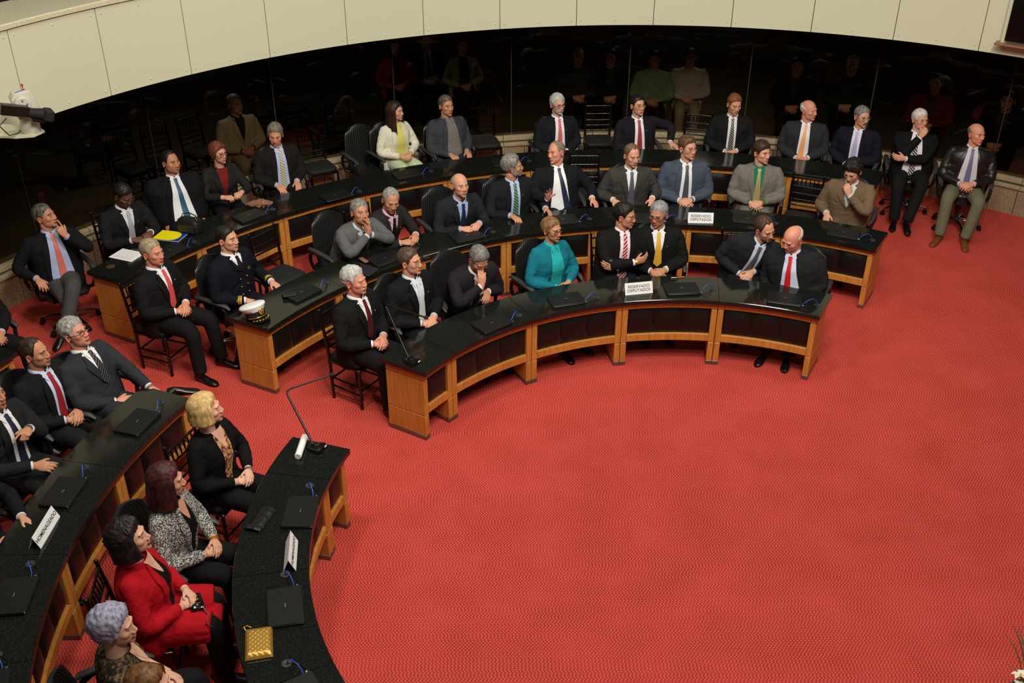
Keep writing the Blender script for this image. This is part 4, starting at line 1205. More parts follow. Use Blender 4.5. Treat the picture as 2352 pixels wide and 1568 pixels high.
seat(person((1687, 240), 'auburn-haired person in black suit looking down beside empty ballroom chair', GRP, C3, yaw=6, lean=3, gaze=G, head=(-14, 14, 0), arms='lap_low', hair=dict(style='full', top=.020, side=.009, back=.012), hair_c=((96, 54, 30), (146, 92, 56)), skin='fair',
     jacket=(26, 26, 27), shirt=(228, 228, 236), tie=('rstripe', (30, 28, 30), (170, 164, 150), .03), opening=[(-.03, .06), (.2, .062), (.46, .06), (.5, .056)]), 'office', OC % 'auburn-haired person in black')
seat(person((1858, 253), 'smiling bald person in charcoal suit with peach orange tie', GRP, C3, yaw=4, lean=3, gaze=(9, 5.5), head=(6, 4, 0), arms='lap_low', hair=BALD, hair_c=WHITEH, skin='red', face=dict(fat=.4),
     jacket=(44, 45, 47), shirt=(232, 230, 240), tie=('solid', (236, 172, 106)), opening=[(-.05, .075), (.2, .075), (.46, .062), (.5, .056)], tie_shift=.06, g=1.06), 'office', OC % 'bald person with the orange tie')
seat(person((1980, 268), 'short-haired person with glasses, navy suit and lilac tie', GRP, C3, yaw=-2, lean=4, gaze=(9, 4), head=(-10, 6, 0), arms='lap_low', hair=SHORT, hair_c=((92, 88, 84), (146, 142, 138)), glasses='metal', moust=(70, 62, 56), skin='fair',
     jacket=(22, 23, 34), shirt=(226, 220, 236), tie=('solid', (176, 172, 222)), opening=[(-.05, .055), (.2, .06), (.46, .06), (.5, .056)]), 'office', OC % 'person with the lilac tie')
seat(person((2113, 275), 'white-haired person in black suit with hand on chin near the wall', GRP, C_HALL, yaw=14, lean=-6, gaze=(9, 5), head=(-8, 2, 0), armsL=dict(at=(.10, .27, .84), pole=(-1, .0, -.8), fd=(.95, .1, .1), pn=(0, -1, 0)), armsR='mouth', hair=SHORT, hair_c=WHITEH, glasses='metal', skin='fair',
     jacket=(19, 19, 20), shirt=(232, 226, 236), tie=('rstripe', (24, 24, 26), (205, 205, 205), .034), opening=WIDE, legs=dict(R=((.15, .42, .55), (.12, .50, .10)), L=((-.13, .45, .60), (-.02, .62, .14))), g=1.08), 'office', OC % 'white-haired person by the wall')
seat(person((2243, 308), 'bald person in black leather jacket, khaki trousers and brown shoes', GRP, C_HALL, yaw=16, lean=-2, gaze=(9, 6), head=(-6, 4, 0), arms='lap', hair=BALD, hair_c=((96, 88, 80), (140, 132, 122)), skin='red', jname='leather_jacket',
     jmat=mat('jacket_leather', lin((28, 24, 22)), .38), shirt=(206, 204, 212), tie=('solid', (104, 104, 138)), opening=WIDE, trousers=(104, 104, 84), shoes=(110, 66, 34), legs=dict(R=((.19, .42, .56), (.20, .52, .10), (.45, 1, 0)), L=((-.17, .45, .56), (-.10, .52, .10)))), 'office', OC % 'person in the leather jacket')
# ---- middle row
seat(person((350, 580), 'fair-haired person in black suit with red dotted tie, hands clasped in aisle', GRP, C_HALL, yaw=6, lean=2, gaze=G, head=(4, 3, 0), arms='lap', hair=SHORT, hair_c=((138, 122, 96), (178, 164, 138)), skin='red', jacket=(22, 22, 24), shirt=(238, 236, 242),
     tie=('dots', (206, 30, 40), (240, 190, 190), .014), vneck=.13, pin=True, legs=dict(R=((.13, .45, .55), (.16, .50, .10)), L=((-.15, .46, .55), (-.16, .52, .10)))), 'ballroom', BC % 'fair-haired person with the red dotted tie')
_nb = [(sx * .045, v_, MT['gold']) for v_ in (.05, .13, .21, .29) for sx in (-1, 1)]
officer = seat(person((522, 548), 'naval officer in dark double-breasted uniform with gold buttons and cuff stripes', GRP, C2, yaw=4, lean=0, gaze=G, head=(8, 2, 0), arms='thigh', armsL=dict(at=(-.26, .27, .74), pole=(-.5, -1, -.2)), hair=dict(style='full', top=.012, side=.005, back=.007), hair_c=BLACKH, skin='fair',
     jacket=(16, 18, 28), shirt=(234, 234, 240), tie=('solid', (14, 14, 18)), vneck=.36, trousers=(16, 18, 28), buttons=_nb, jname='uniform_jacket'), 'office', OC % 'naval officer')
root, d = officer
for key in ('R', 'L'):
    S_, E_, W_, dd = d['arms'][key]
    for q in (.03, .05, .07):
        mb = MB(); c_ = W_ - dd * q; mb.tube([c_ - dd * .006, c_ + dd * .006], [.0475, .0472], 18); mb.build('cuff_stripe', MT.setdefault('braid', mat('gold_braid', lin((222, 186, 60)), .55, .2)), root, 50)
mb = MB()
for i in range(3):
    mb.box((0, 0, -.012 * i), (.036 - .004 * i, .004, .008))
bd = mb.build('medal_bar', MT['gold'], root, 0); bd.location = d['front'](-.095, .36, .012)
seat(person((827, 487), 'person in mid grey suit resting chin on pressed palms', GRP, C2, yaw=4, lean=27, gaze=G, head=(-22, -16, 0), arms='pray', hair=dict(style='full', top=.018, side=.009, back=.012), hair_c=((96, 94, 90), (150, 148, 142)), skin='tan',
     jacket=(92, 92, 94), shirt=(200, 214, 236), tie=('solid', (30, 34, 46)), vneck=.20, wrist=('L', 'watch', 'silver')), 'office', OC % 'person in mid grey suit', back=.10)
seat(person((898, 460), 'person in dark suit and pink shirt leaning over clasped hands', GRP, C2, yaw=14, lean=26, side=0, head=(-26, 10, 0), arms='desk', armsR=dict(d=(0, .1, 0)), armsL=dict(d=(0, .1, .015)), hair=dict(style='recede', top=.012, side=.008, back=.01), hair_c=GREY, skin='tan',
     jacket=(40, 38, 38), shirt=(224, 180, 208), tie=('solid', (20, 20, 24)), vneck=.22, pin=True), 'ballroom', BC % 'person in the pink shirt', back=.06)
seat(person((1057, 425), 'bald elderly person with white fringe, dark suit and blue tie', GRP, C2, yaw=4, lean=20, head=(0, -8, 0), arms='desk', hair=dict(style='fringe', bald='fringe', side=.010, back=.012), hair_c=GREY, skin='fair',
     jacket=(32, 35, 40), shirt=(168, 184, 226), tie=('solid', (30, 40, 84)), vneck=.12), 'office', OC % 'bald elderly person with the blue tie', back=.10)
seat(person((1177, 382), 'grey-haired smiling bearded person with green striped tie', GRP, C2, yaw=6, lean=7, gaze=(9, 12), head=(0, 2, 0), armsR='desk_flat', armsL=dict(at=(-.30, .36, .795), fd=(-.1, .95, -.1), pole=(-.5, -1, -.3)), hair=THICK, hair_c=((104, 100, 94), (146, 142, 136)), beard=(lin((150, 140, 128)), .8), moust=(120, 112, 102), skin='tan',
     jacket=(27, 29, 35), shirt=(180, 198, 234), tie=('rstripe', (44, 74, 62), (128, 160, 138), .034), opening=[(-.03, .06), (.2, .062), (.46, .06), (.5, .056)], pin=True), 'office', OC % 'person with the green striped tie', back=.04)
seat(person((1277, 350), 'balding person in white shirt and open navy jacket spreading one hand', GRP, C2, yaw=0, lean=-5, gaze=(-3, 9), head=(6, 4, 10), armsR=dict(at=(.22, .40, .88), fd=(.15, .5, .85), pn=(-.2, 1, -.2), pose='spread', pole=(.8, -.8, -.6)), armsL=dict(at=(-.36, .26, .78), fd=(-.35, .8, -.5), pn=(.4, -.3, -.85), pose='relaxed', pole=(-.5, -1, -.2)), hair=HIGH, hair_c=((112, 92, 76), (150, 130, 112)), skin='red',
     jacket=(23, 25, 33), shirt=(240, 240, 246), tie=('solid', (34, 44, 70)), opening=WIDE, tie_shift=-.22, pin=True, g=1.06, trousers=(24, 26, 34)), 'office', OC % 'person spreading one hand')
seat(person((1452, 357), 'brown-haired person in grey suit with slate tie, both hands lowered', GRP, C2, yaw=3, lean=8, gaze=G, head=(-18, 8, 0), armsR=dict(at=(.23, .26, .77), fd=(-.2, .9, -.3), pole=(.5, -1, -.2)), armsL=dict(at=(-.24, .28, .78), fd=(.2, .8, -.5), pole=(-.5, -1, -.2)), hair=REC, hair_c=((92, 66, 46), (128, 98, 72)), skin='fair',
     jacket=(62, 60, 58), shirt=(232, 234, 240), tie=('solid', (86, 86, 104)), vneck=.10), 'office', OC % 'person with the slate tie')
seat(person((1580, 340), 'tall brown-haired person with glasses in blue-grey suit and striped tie', GRP, C2, yaw=5, lean=5, gaze=G, head=(-4, 0, 0), arms='lap', hair=dict(style='full', top=.024, side=.008, back=.011), hair_c=BROWN, glasses='metal', skin='fair',
     jacket=(70, 78, 96), shirt=(230, 234, 242), tie=('pin', (44, 48, 56), (146, 150, 156), .026), opening=OPEN, s=1.04, wrist=('L', 'watch', 'silver')), 'office', OC % 'person in blue-grey')
seat(person((1750, 350), 'dark-haired person in light grey suit with green shirt and olive tie', GRP, C2, yaw=4, lean=4, gaze=G, head=(0, 3, 0), arms='lap', hair=dict(style='low', top=.024, side=.014, back=.018), hair_c=DKBROWN, skin='fair',
     jacket=(116, 112, 106), shirt=(30, 112, 84), tie=('solid', (164, 152, 102)), vneck=.06, wrist=('L', 'watch', 'gold'), trousers=(112, 108, 102), pin=True), 'office', OC % 'person in light grey')
seat(person((1958, 393), 'curly-haired person in brown suit coughing into a fist', GRP, C2, yaw=0, lean=12, head=(-14, 28, 0), armsL='mouth', armsR=dict(at=(.20, .30, .74), fd=(-.1, .7, -.6), pole=(.6, -1, -.2)), hair=dict(style='low', top=.03, side=.022, back=.024, curl=.9), hair_c=BLACKH, skin='fair',
     jacket=(112, 92, 72), shirt=(206, 222, 226), vneck=.26, trousers=(104, 86, 68), pin=True), 'office', OC % 'person in brown')
# ---- front row
seat(person((815, 645), 'silver-haired person with moustache, black suit and maroon tie, at desk end', GRP, C_HALL, yaw=2, lean=2, gaze=G, head=(4, 0, 0), arms='lap', hair=dict(style='full', top=.030, side=.015, back=.02, sweep=.4), hair_c=SILVER, moust=(150, 148, 144), skin='red',
     jacket=(22, 22, 23), shirt=(232, 228, 232), tie=('solid', (84, 22, 34)), vneck=.14, pin=True, legs=dict(R=((.13, .43, .55), (.14, .46, .10)), L=((-.12, .43, .55), (-.12, .44, .10)))), 'ballroom', BC % 'silver-haired person with the maroon tie')
seat(person((942, 600), 'brown-haired person with glasses, black suit and white striped tie', GRP, C1, yaw=2, lean=3, gaze=G, head=(6, 0, 0), arms='lap', hair=dict(style='full', top=.016, side=.009, back=.012), hair_c=((62, 46, 36), (98, 78, 62)), glasses='metal', skin='fair',
     jacket=(21, 21, 23), shirt=(206, 220, 232), tie=('pin', (226, 228, 232), (140, 150, 160), .018), vneck=.10, pin=True), 'office', OC % 'person with the white striped tie')
seat(person((1100, 595), 'grey-haired person with bowed head resting on one hand', GRP, C1, yaw=-2, lean=27, head=(-4, 30, 0), armsR='cheek', armsL=dict(at=(-.10, .30, .79), fd=(.5, .8, 0)), hair=dict(style='full', top=.018, side=.01, back=.013), hair_c=((88, 86, 84), (138, 136, 134)), glasses='metal', skin='tan',
     jacket=(34, 30, 36), shirt=(234, 232, 240), tie=('dots', (50, 66, 90), (120, 140, 160), .012), opening=[(-.03, .06), (.2, .065), (.46, .06), (.5, .056)]), 'office', OC % 'person with bowed head', back=.06)
seat(person((1268, 527), 'person in teal jacket and turquoise blouse wearing glasses', GRP, C1, yaw=14, lean=4, gaze=G, head=(-8, 4, 0), arms='lap', fem=True, hair=dict(style='woman', top=.014, side=.010, back=.026), hair_c=((104, 74, 48), (150, 116, 80)), glasses='dark', skin='tan', jacket=(22, 112, 132), shirt=(40, 172, 178), opening=[(-.05, .05), (.15, .06), (.3, .07), (.46, .05), (.5, .048)], lapel=False,
     cuffs=True, buttons=[(.075, .02, MT['black_plastic']), (.082, .11, MT['black_plastic']), (.088, .2, MT['black_plastic'])], g=1.08, s=.98), 'office', OC % 'person in teal')
seat(person((1435, 495), 'black-haired person with crossed arms and red striped tie, turned to a neighbour', GRP, C1, yaw=10, lean=2, side=-5, head=(46, 8, 0), arms='cross', hair=dict(style='full', top=.022, side=.012, back=.016), hair_c=BLACKH, glasses='metal', skin='tan',
     jacket=(21, 21, 22), shirt=(240, 222, 230), tie=('stripe', (150, 26, 46), (222, 196, 204), .036), opening=[(-.06, .05), (.2, .062), (.46, .06), (.5, .056)], wrist=('R', 'watch', 'gold'), trousers=(24, 26, 40)), 'ballroom', BC % 'person with crossed arms')
seat(person((1512, 492), 'grey-haired person with glasses and yellow patterned tie listening to a neighbour', GRP, C1, yaw=0, lean=4, head=(-30, 10, 0), arms='lap', hair=dict(style='full', top=.016, side=.010, back=.012), hair_c=((112, 110, 116), (156, 154, 160)), glasses='dark', skin='olive',
     jacket=(22, 22, 22), shirt=(230, 230, 236), tie=('dots', (212, 162, 34), (236, 206, 110), .018), vneck=.16, pin=True), 'office', OC % 'person with the yellow tie')
seat(person((1757, 525), 'brown-haired person in dark suit bending sideways to whisper', GRP, C1, yaw=16, lean=24, side=-16, head=(30, 8, 14), arms='lap_low', hair=REC, hair_c=((58, 38, 28), (90, 64, 48)), skin='fair',
     jacket=(34, 35, 39), shirt=(206, 214, 238), tie=('pin', (70, 76, 84), (110, 116, 124), .02), opening=[(-.03, .055), (.2, .062), (.46, .06), (.5, .056)]), 'ballroom', BC % 'person bending sideways', back=.02)
seat(person((1820, 548), 'bald person in dark suit with bright red tie and head bowed', GRP, C1, yaw=-8, lean=10, side=8, head=(-24, 24, -6), arms='lap_low', hair=BALD, hair_c=WHITEH, skin='red', face=dict(fat=.5), g=1.14, belly=.05,
     jacket=(32, 33, 35), shirt=(204, 216, 242), tie=('solid', (206, 28, 34)), opening=[(-.05, .12), (.1, .12), (.3, .085), (.46, .062), (.5, .056)], tie_shift=.10), 'office', OC % 'bald person with the red tie')
# ---- left bank, second row
seat(person((172, 765), 'grey-haired person with glasses and wristwatch, legs crossed, left bank', GRP, (2.0, 5.2), yaw=2, lean=-10, gaze=G, head=(6, -6, 0), armsR='lap', armsL=dict(at=(-.14, .46, .745), fd=(.2, .9, -.3), pn=(0, 0, -1), pose='fist', pole=(-.8, -.8, -.4)), wrist=('L', 'watch', 'silver'), hair=THICK, hair_c=((126, 124, 120), (176, 174, 168)), glasses='dark', skin='red',
     jacket=(46, 48, 54), shirt=(230, 230, 234), tie=('pin', (30, 32, 34), (120, 120, 124), .03), vneck=.22, trousers=(48, 50, 56), legs=dict(R=((.14, .36, .66), (-.20, .55, .63), (-.6, .8, -.05)), L=((-.14, .44, .54), (-.20, .44, .10)))), 'office', OC % 'grey-haired person with crossed legs, left bank')
seat(person((80, 810), 'balding dark-haired person with pale blue shirt and red tie, left bank', GRP, (2.0, 5.2), yaw=0, lean=2, gaze=(9, 6.2), head=(0, 2, 0), arms='lap', hair=dict(style='recede', top=.011, side=.009, back=.012, bald=None), hair_c=DKBROWN, skin='tan',
     jacket=(24, 25, 28), shirt=(206, 212, 246), tie=('solid', (160, 36, 44)), opening=[(-.04, .06), (.2, .062), (.46, .06), (.5, .056)], pin=True, trousers=(28, 28, 31)), 'office', OC % 'balding person with the red tie, left bank')
seat(person((-22, 905), 'person in dark suit cut off by the left edge, gesturing with a fist', GRP, (2.0, 5.2), yaw=-4, lean=2, gaze=G, armsL=dict(at=(-.02, .30, .98), fd=(.8, .3, .1), pn=(0, -.4, -.9), pose='point', pole=(-.8, -.3, -.8)), armsR=dict(at=(.14, .38, .76), fd=(-.3, .9, -.1), pn=(-.6, 0, -.8)), wrist=('L', 'watch', 'silver'), hair=SHORT, hair_c=PEPPER, skin='tan',
     jacket=(32, 33, 36), shirt=(232, 232, 238), tie=('solid', (32, 38, 66)), opening=OPEN, trousers=(34, 35, 38)), 'office', OC % 'gesturing person at the left edge')
seat(person((-112, 1090), 'person in black at the left edge with a hand on the armrest', GRP, (2.0, 5.2), yaw=-4, lean=2, gaze=G, arms='lap', armsL=dict(at=(-.20, .30, .76), fd=(.2, .95, -.2), pose='flat'), hair=SHORT, hair_c=DKBROWN, skin='fair', jacket=(22, 22, 24), tie=('solid', (40, 40, 60))), 'office', OC % 'person in black at the left edge')
seat(person((-92, 640), 'person in black suit at the far left edge near the wall', GRP, (2.0, 5.2), yaw=0, lean=0, gaze=G, arms='lap', hair=SHORT, hair_c=PEPPER, skin='tan', jacket=(22, 22, 24), tie=('solid', (40, 40, 60)), legs='wide'), 'office', OC % 'person at the far left edge')
# ---- left bank, front row
seat(person((475, 940), 'blonde person in black cardigan beside the microphone desk', GRP, L1, yaw=-10, lean=2, gaze=(9, 8.5), head=(0, 0, 0), arms='lap', fem=True, wrist=('L', 'bangle', 'silver'), hair=dict(style='woman', top=.03, side=.024, back=.03, long=.085, long_w=.02), hair_c=((186, 146, 86), (226, 196, 140)), skin='pale', jacket=(16, 16, 17), jname='cardigan', smat=pattern_cloth('print_blouse', (196, 160, 110), (140, 40, 40), (60, 50, 40), 40),
     shirt=(200, 180, 140), opening=[(.05, .02), (.2, .045), (.34, .05), (.46, .06), (.5, .05)], lapel=False, collar=False, cuffs=False), 'ballroom', BC % 'blonde person in black cardigan')
seat(person((385, 1105), 'person with dark red hair in silver jacquard jacket', GRP, L1, yaw=-10, lean=3, gaze=(9, 8.2), head=(0, 6, 0), arms='lap', fem=True, wrist=('L', 'bangle', 'gold'), hair=dict(style='woman', top=.034, side=.024, back=.03, long=.17, long_w=.03), hair_c=((44, 18, 22), (82, 36, 40)), skin='fair', jmat=pattern_cloth('jacquard', (60, 60, 62), (168, 166, 162), (206, 204, 200), 95),
     smat=cloth((16, 16, 17)), opening=[(.1, .03), (.25, .06), (.4, .062), (.5, .05)], collar=False, cuffs=False), 'office', OC % 'person in the silver jacket')
redw = seat(person((300, 1235), 'dark-haired person in long red coat with hands folded on lap', GRP, L1, yaw=-2, lean=2, gaze=(9, 6.8), head=(0, -8, 0), arms='lap', fem=True, hair=dict(style='woman', top=.034, side=.032, back=.04, long=.11, long_w=.045, curl=.45), hair_c=((22, 17, 18), (48, 38, 38)), skin='pale', jacket=(176, 18, 32), jname='coat', smat=cloth((18, 18, 19)), lips=lin((150, 60, 60)),
     opening=[(-.02, .05), (.2, .06), (.4, .062), (.5, .05)], collar=False, cuffs=False, coat=.6, g=1.15, belly=.03, trousers=(18, 18, 19), shoes=(30, 12, 14)), 'ballroom', BC % 'person in the red coat')
seat(person((265, 1440), 'person with lavender-grey hair and dark floral blouse', GRP, L1, yaw=2, lean=4, gaze=(9, 5.2), head=(0, 4, 0), arms='lap', fem=True, hair=dict(style='woman', top=.045, side=.03, back=.038, curl=.12, sweep=.3), hair_c=((128, 126, 152), (178, 176, 200)), brow=lin((110, 90, 80)), skin='pale', jmat=pattern_cloth('dark_floral', (34, 32, 24), (92, 70, 54), (116, 108, 66), 38), jname='blouse_sleeves',
     smat=None, shirt=SKINS['pale'], opening=[(.34, .004), (.42, .05), (.5, .055)], lapel=False, collar=False, cuffs=False, g=1.1, sleeve=.6), 'office', OC % 'person with lavender-grey hair')
seat(person((345, 1575), 'person with smooth brown hair at the bottom edge', GRP, L1, yaw=4, lean=10, gaze=(9, 4.5), head=(0, 4, 0), arms='lap', fem=True, hair=dict(style='woman', top=.02, side=.016, back=.022, long=.22, long_w=.03), hair_c=((84, 52, 28), (132, 92, 56)), skin='pale', jacket=(40, 36, 36), vneck=.3, collar=False, cuffs=False), 'office', OC % 'brown-haired person at the bottom edge')
# ------------------------------------------------------------------ empty chairs
def chair_at_top(kind, px, py, c, label, dyaw=0, group='empty chairs among the desks'):
    zt, bk = (.90, .245) if kind == 'ballroom' else (.95, .30)
    p = at(px, py, zt); a = math.atan2(c[1] - p.y, c[0] - p.x) + math.radians(dyaw)
    return place_chair(kind, p.x + bk * math.cos(a), p.y + bk * math.sin(a), a, label, group)
chair_at_top('ballroom', 710, 300, C3, 'empty black ballroom chair between yellow striped tie person and empty office chair')
chair_at_top('office', 820, 292, C3, 'empty black office chair with ribbed back next to person in white blazer', 8)
chair_at_top('ballroom', 1105, 246, C3, 'empty black ballroom chair beside person in grey knitted vest')
chair_at_top('ballroom', 1374, 242, C3, 'empty black ballroom chair between bearded person and crimson tie person')
chair_at_top('ballroom', 1606, 264, C3, 'empty black ballroom chair left of auburn-haired person in black suit', -8)
chair_at_top('ballroom', 602, 536, C2, 'empty black ballroom chair beside the naval officer', 6)
chair_at_top('ballroom', 1343, 357, C2, 'empty black ballroom chair behind person spreading one hand', -6)
chair_at_top('ballroom', 1858, 409, C2, 'empty black ballroom chair left of coughing person in brown suit', -6)

# ------------------------------------------------------------------ people and chairs behind the dark glass
GG = 'people behind the dark glass'
def gallery(px, label, kindchair=True, **kw):
    kw.setdefault('shirt', (52, 50, 50)); r = person(px, label, GG, C_HALL, **kw)
    root, d = r
    place_chair('ballroom', root.location.x, root.location.y, d['fdir'], 'dim black ballroom chair behind glass under the ' + label.split(' behind')[0], 'chairs behind the dark glass')
gallery((540, 240), 'person in beige suit behind the glass', jacket=(176, 160, 132), shirt=(40, 40, 46), hair=SHORT, hair_c=GREY, skin='tan', trousers=(170, 156, 130), vneck=.2, arms='lap', gaze=G, lean=2, legs='back')
gallery((905, 108), 'person in red jacket behind the glass', jacket=(170, 26, 34), shirt=(40, 30, 30), fem=True, hair=dict(style='woman', top=.02, side=.02, back=.03, long=.15), hair_c=DKBROWN, skin='fair', arms='lap')
gallery((978, 94), 'person in dark suit and black tie behind the glass', jacket=(24, 24, 28), shirt=(230, 230, 236), tie=('solid', (20, 20, 24)), hair=SHORT, hair_c=DKBROWN, skin='tan', opening=OPEN)
gallery((1062, 106), 'person in khaki cardigan behind the glass', jacket=(172, 158, 112), shirt=(40, 36, 34), fem=True, hair=dict(style='woman', top=.02, side=.016, back=.02), hair_c=BROWN, skin='fair', opening=OPEN, lapel=False)
gallery((1328, 130), 'balding person behind the glass left of a seated pair', jacket=(50, 48, 46), hair=HIGH, hair_c=GREY, skin='red')
gallery((1402, 132), 'person in dark top behind the glass beside balding person', jacket=(34, 34, 34), hair=SHORT, hair_c=DKBROWN, skin='tan')
gallery((1503, 138), 'person in pale green sweater behind the glass', jacket=(126, 150, 118), shirt=(126, 150, 118), lapel=False, hair=SHORT, hair_c=BLACKH, skin='tan', vneck=.4)
gallery((1586, 132), 'person in white patterned sweater behind the glass', jacket=(198, 186, 176), shirt=(198, 186, 176), lapel=False, hair=SHORT, hair_c=DKBROWN, skin='fair', vneck=.4, trousers=(160, 150, 128))
gallery((1832, 152), 'person in black top behind the glass above bald person with orange tie', jacket=(22, 22, 26), hair=SHORT, hair_c=BLACKH, skin='tan')
gallery((1958, 150), 'person in dark green jacket behind the glass at right', jacket=(44, 52, 46), hair=REC, hair_c=GREY, skin='fair')
gallery((2150, 190), 'person in maroon jacket behind the glass near the right corner', jacket=(96, 28, 30), hair=SHORT, hair_c=DKBROWN, skin='tan')
gallery((2315, 232), 'black-haired person in dark shirt behind the glass at the right edge', jacket=(26, 26, 32), hair=SHORT, hair_c=BLACKH, skin='tan', lapel=False, legs='back')
EGL = ['nearest the video camera', 'cut by the balcony edge', 'above the phone reader', 'above the blue tie', 'left of the beige suit', 'right of the beige suit', 'farther right of beige suit', 'above the empty office chair', 'behind an empty ballroom chair']
for i, (px, py) in enumerate([(180, 262), (215, 210), (270, 305), (350, 290), (430, 270), (590, 182), (650, 172), (770, 212), (735, 250)]):
    p = at(px, py, .90)
    a = math.atan2(C_HALL[1] - p.y, C_HALL[0] - p.x) + math.radians((-12, 8, 4, -6, 10, 0, 5, -8, 3)[i])
    place_chair('ballroom', p.x + .24 * math.cos(a), p.y + .24 * math.sin(a), a, 'empty black ballroom chair seen dimly through the glass, ' + EGL[i], 'empty chairs behind the dark glass')

# ------------------------------------------------------------------ things on the desks
def rounded_rect(w, d, r, n=5):
    pts = []
    for cx, cy, a0 in ((w / 2 - r, d / 2 - r, 0), (-w / 2 + r, d / 2 - r, 90), (-w / 2 + r, -d / 2 + r, 180), (w / 2 - r, -d / 2 + r, 270)):
        for k in range(n): a = math.radians(a0 + 90 * k / (n - 1)); pts.append((cx + r * math.cos(a), cy + r * math.sin(a)))
    return pts
def slab(mb, w, d, r, z0, z1, bev=.003, M=None):
    R = []
    for k, z in ((bev, z0), (0, z0 + bev), (0, z1 - bev), (bev, z1)): R.append([(x, y, z) for x, y in rounded_rect(w - 2 * k, d - 2 * k, r)])
    mb.loft(R, M)
LP = None
def make_laptop():
    root = empty('laptop')
    mb = MB(); slab(mb, .335, .228, .014, 0.002, .016); mb.build('base', MT['laptop_edge'], root, 30)
    mb = MB(); slab(mb, .335, .228, .014, .0175, .028, .004); lid = mb.build('lid', MT['laptop'], root, 30)
    mb = MB(); mb.box((0, .0, .0283), (.034, .006, .0008)); mb.build('badge', MT['badge'], lid, 0)
    mb = MB(); mb.box((.0, .112, .012), (.27, .012, .018), None, .004); mb.build('hinge', MT['laptop_edge'], root, 30)
    # network lead: leaves the side near the desk edge, arches into a port in the desk top
    mb = MB(); mb.tube([(.166, -.06, .012), (.19, -.062, .03), (.22, -.05, .06), (.26, -.03, .072), (.295, -.018, .05), (.31, -.012, .006)], .0035, 6); mb.build('blue_lead', MT['blue_cable'], root, 60)
    mb = MB(); mb.tube([(.166, -.085, .012), (.20, -.095, .016), (.245, -.085, .008), (.285, -.05, .006), (.312, -.015, .006)], .0025, 6); mb.build('black_lead', MT['black_cable'], root, 60)
    mb = MB(); mb.box((.176, -.085, .012), (.022, .014, .012), None, .002); mb.build('plug', MT['silver'], root, 30)
    mb = MB(); mb.lathe([(.032, .0), (.032, .004), (.026, .006), (.018, .004), (.0, .004)], 18, Matrix.Translation((.315, -.012, .0))); mb.build('cable_port', MT['arm_pad'], root, 40)
    note_kids(root); return root
def laptop(px, py, c, label, rot=0):
    global LP
    if LP is None: LP = make_laptop(); o = LP
    else: o = copy_tree(LP)
    p = at(px, py, DESK_Z + .025); a = math.atan2(p.y - c[1], p.x - c[0])
    o.location = (p.x, p.y, DESK_Z); o.rotation_euler = (0, 0, a - PI / 2 + math.radians(rot))
    tag(o, label, 'laptop', 'closed laptops on the desks')
laptop(1130, 741, C1, 'closed black laptop nearest the desk microphone in the front right row')
laptop(1300, 686, C1, 'closed black laptop on the front desk before the person in teal', -6)
laptop(1566, 661, C1, 'closed black laptop right of the front reserved sign, below the pen', 6)
laptop(1803, 684, C1, 'closed black laptop before the bald person with red tie', 4)
laptop(693, 670, C2, 'closed black laptop beside the white naval cap, phone on it', -4)
laptop(884, 592, C2, 'closed black laptop next to the dark tablet sleeve')
laptop(1072, 540, C2, 'closed black laptop before the bald elderly person with blue tie')
laptop(1292, 503, C2, 'closed black laptop on the middle desk behind the person in teal')
laptop(1490, 499, C2, 'closed black laptop on the middle desk behind yellow tie person')
laptop(1717, 501, C2, 'closed black laptop right of the reserved sign in the middle row')
laptop(1938, 533, C2, 'closed black laptop at the right end of the middle row')
laptop(390, 574, C3, 'closed black laptop on the outer desk before the phone reader')
laptop(572, 494, C3, 'closed black laptop under the brown scarf')
laptop(770, 448, C3, 'closed black laptop before the empty ballroom and office chairs')
laptop(935, 398, C3, 'closed black laptop before the person in white blazer')
laptop(1160, 370, C3, 'closed black laptop before the empty chair beside grey vest person')
laptop(690, 1173, L1, 'closed black laptop between glasses pouch and name sign, left front row', 2)
laptop(655, 1390, L1, 'closed black laptop above the gold quilted purse', -4)
laptop(315, 967, L2, 'closed black laptop nearest the aisle in the second left row')
laptop(145, 1128, L2, 'closed black laptop above the left name sign')
laptop(32, 1366, L2, 'closed black laptop at the left edge of the second left row')
laptop(-30, 1590, L2, 'closed black laptop at the bottom left corner')
laptop(700, 1600, L1, 'closed black laptop at the bottom edge of the left front row')

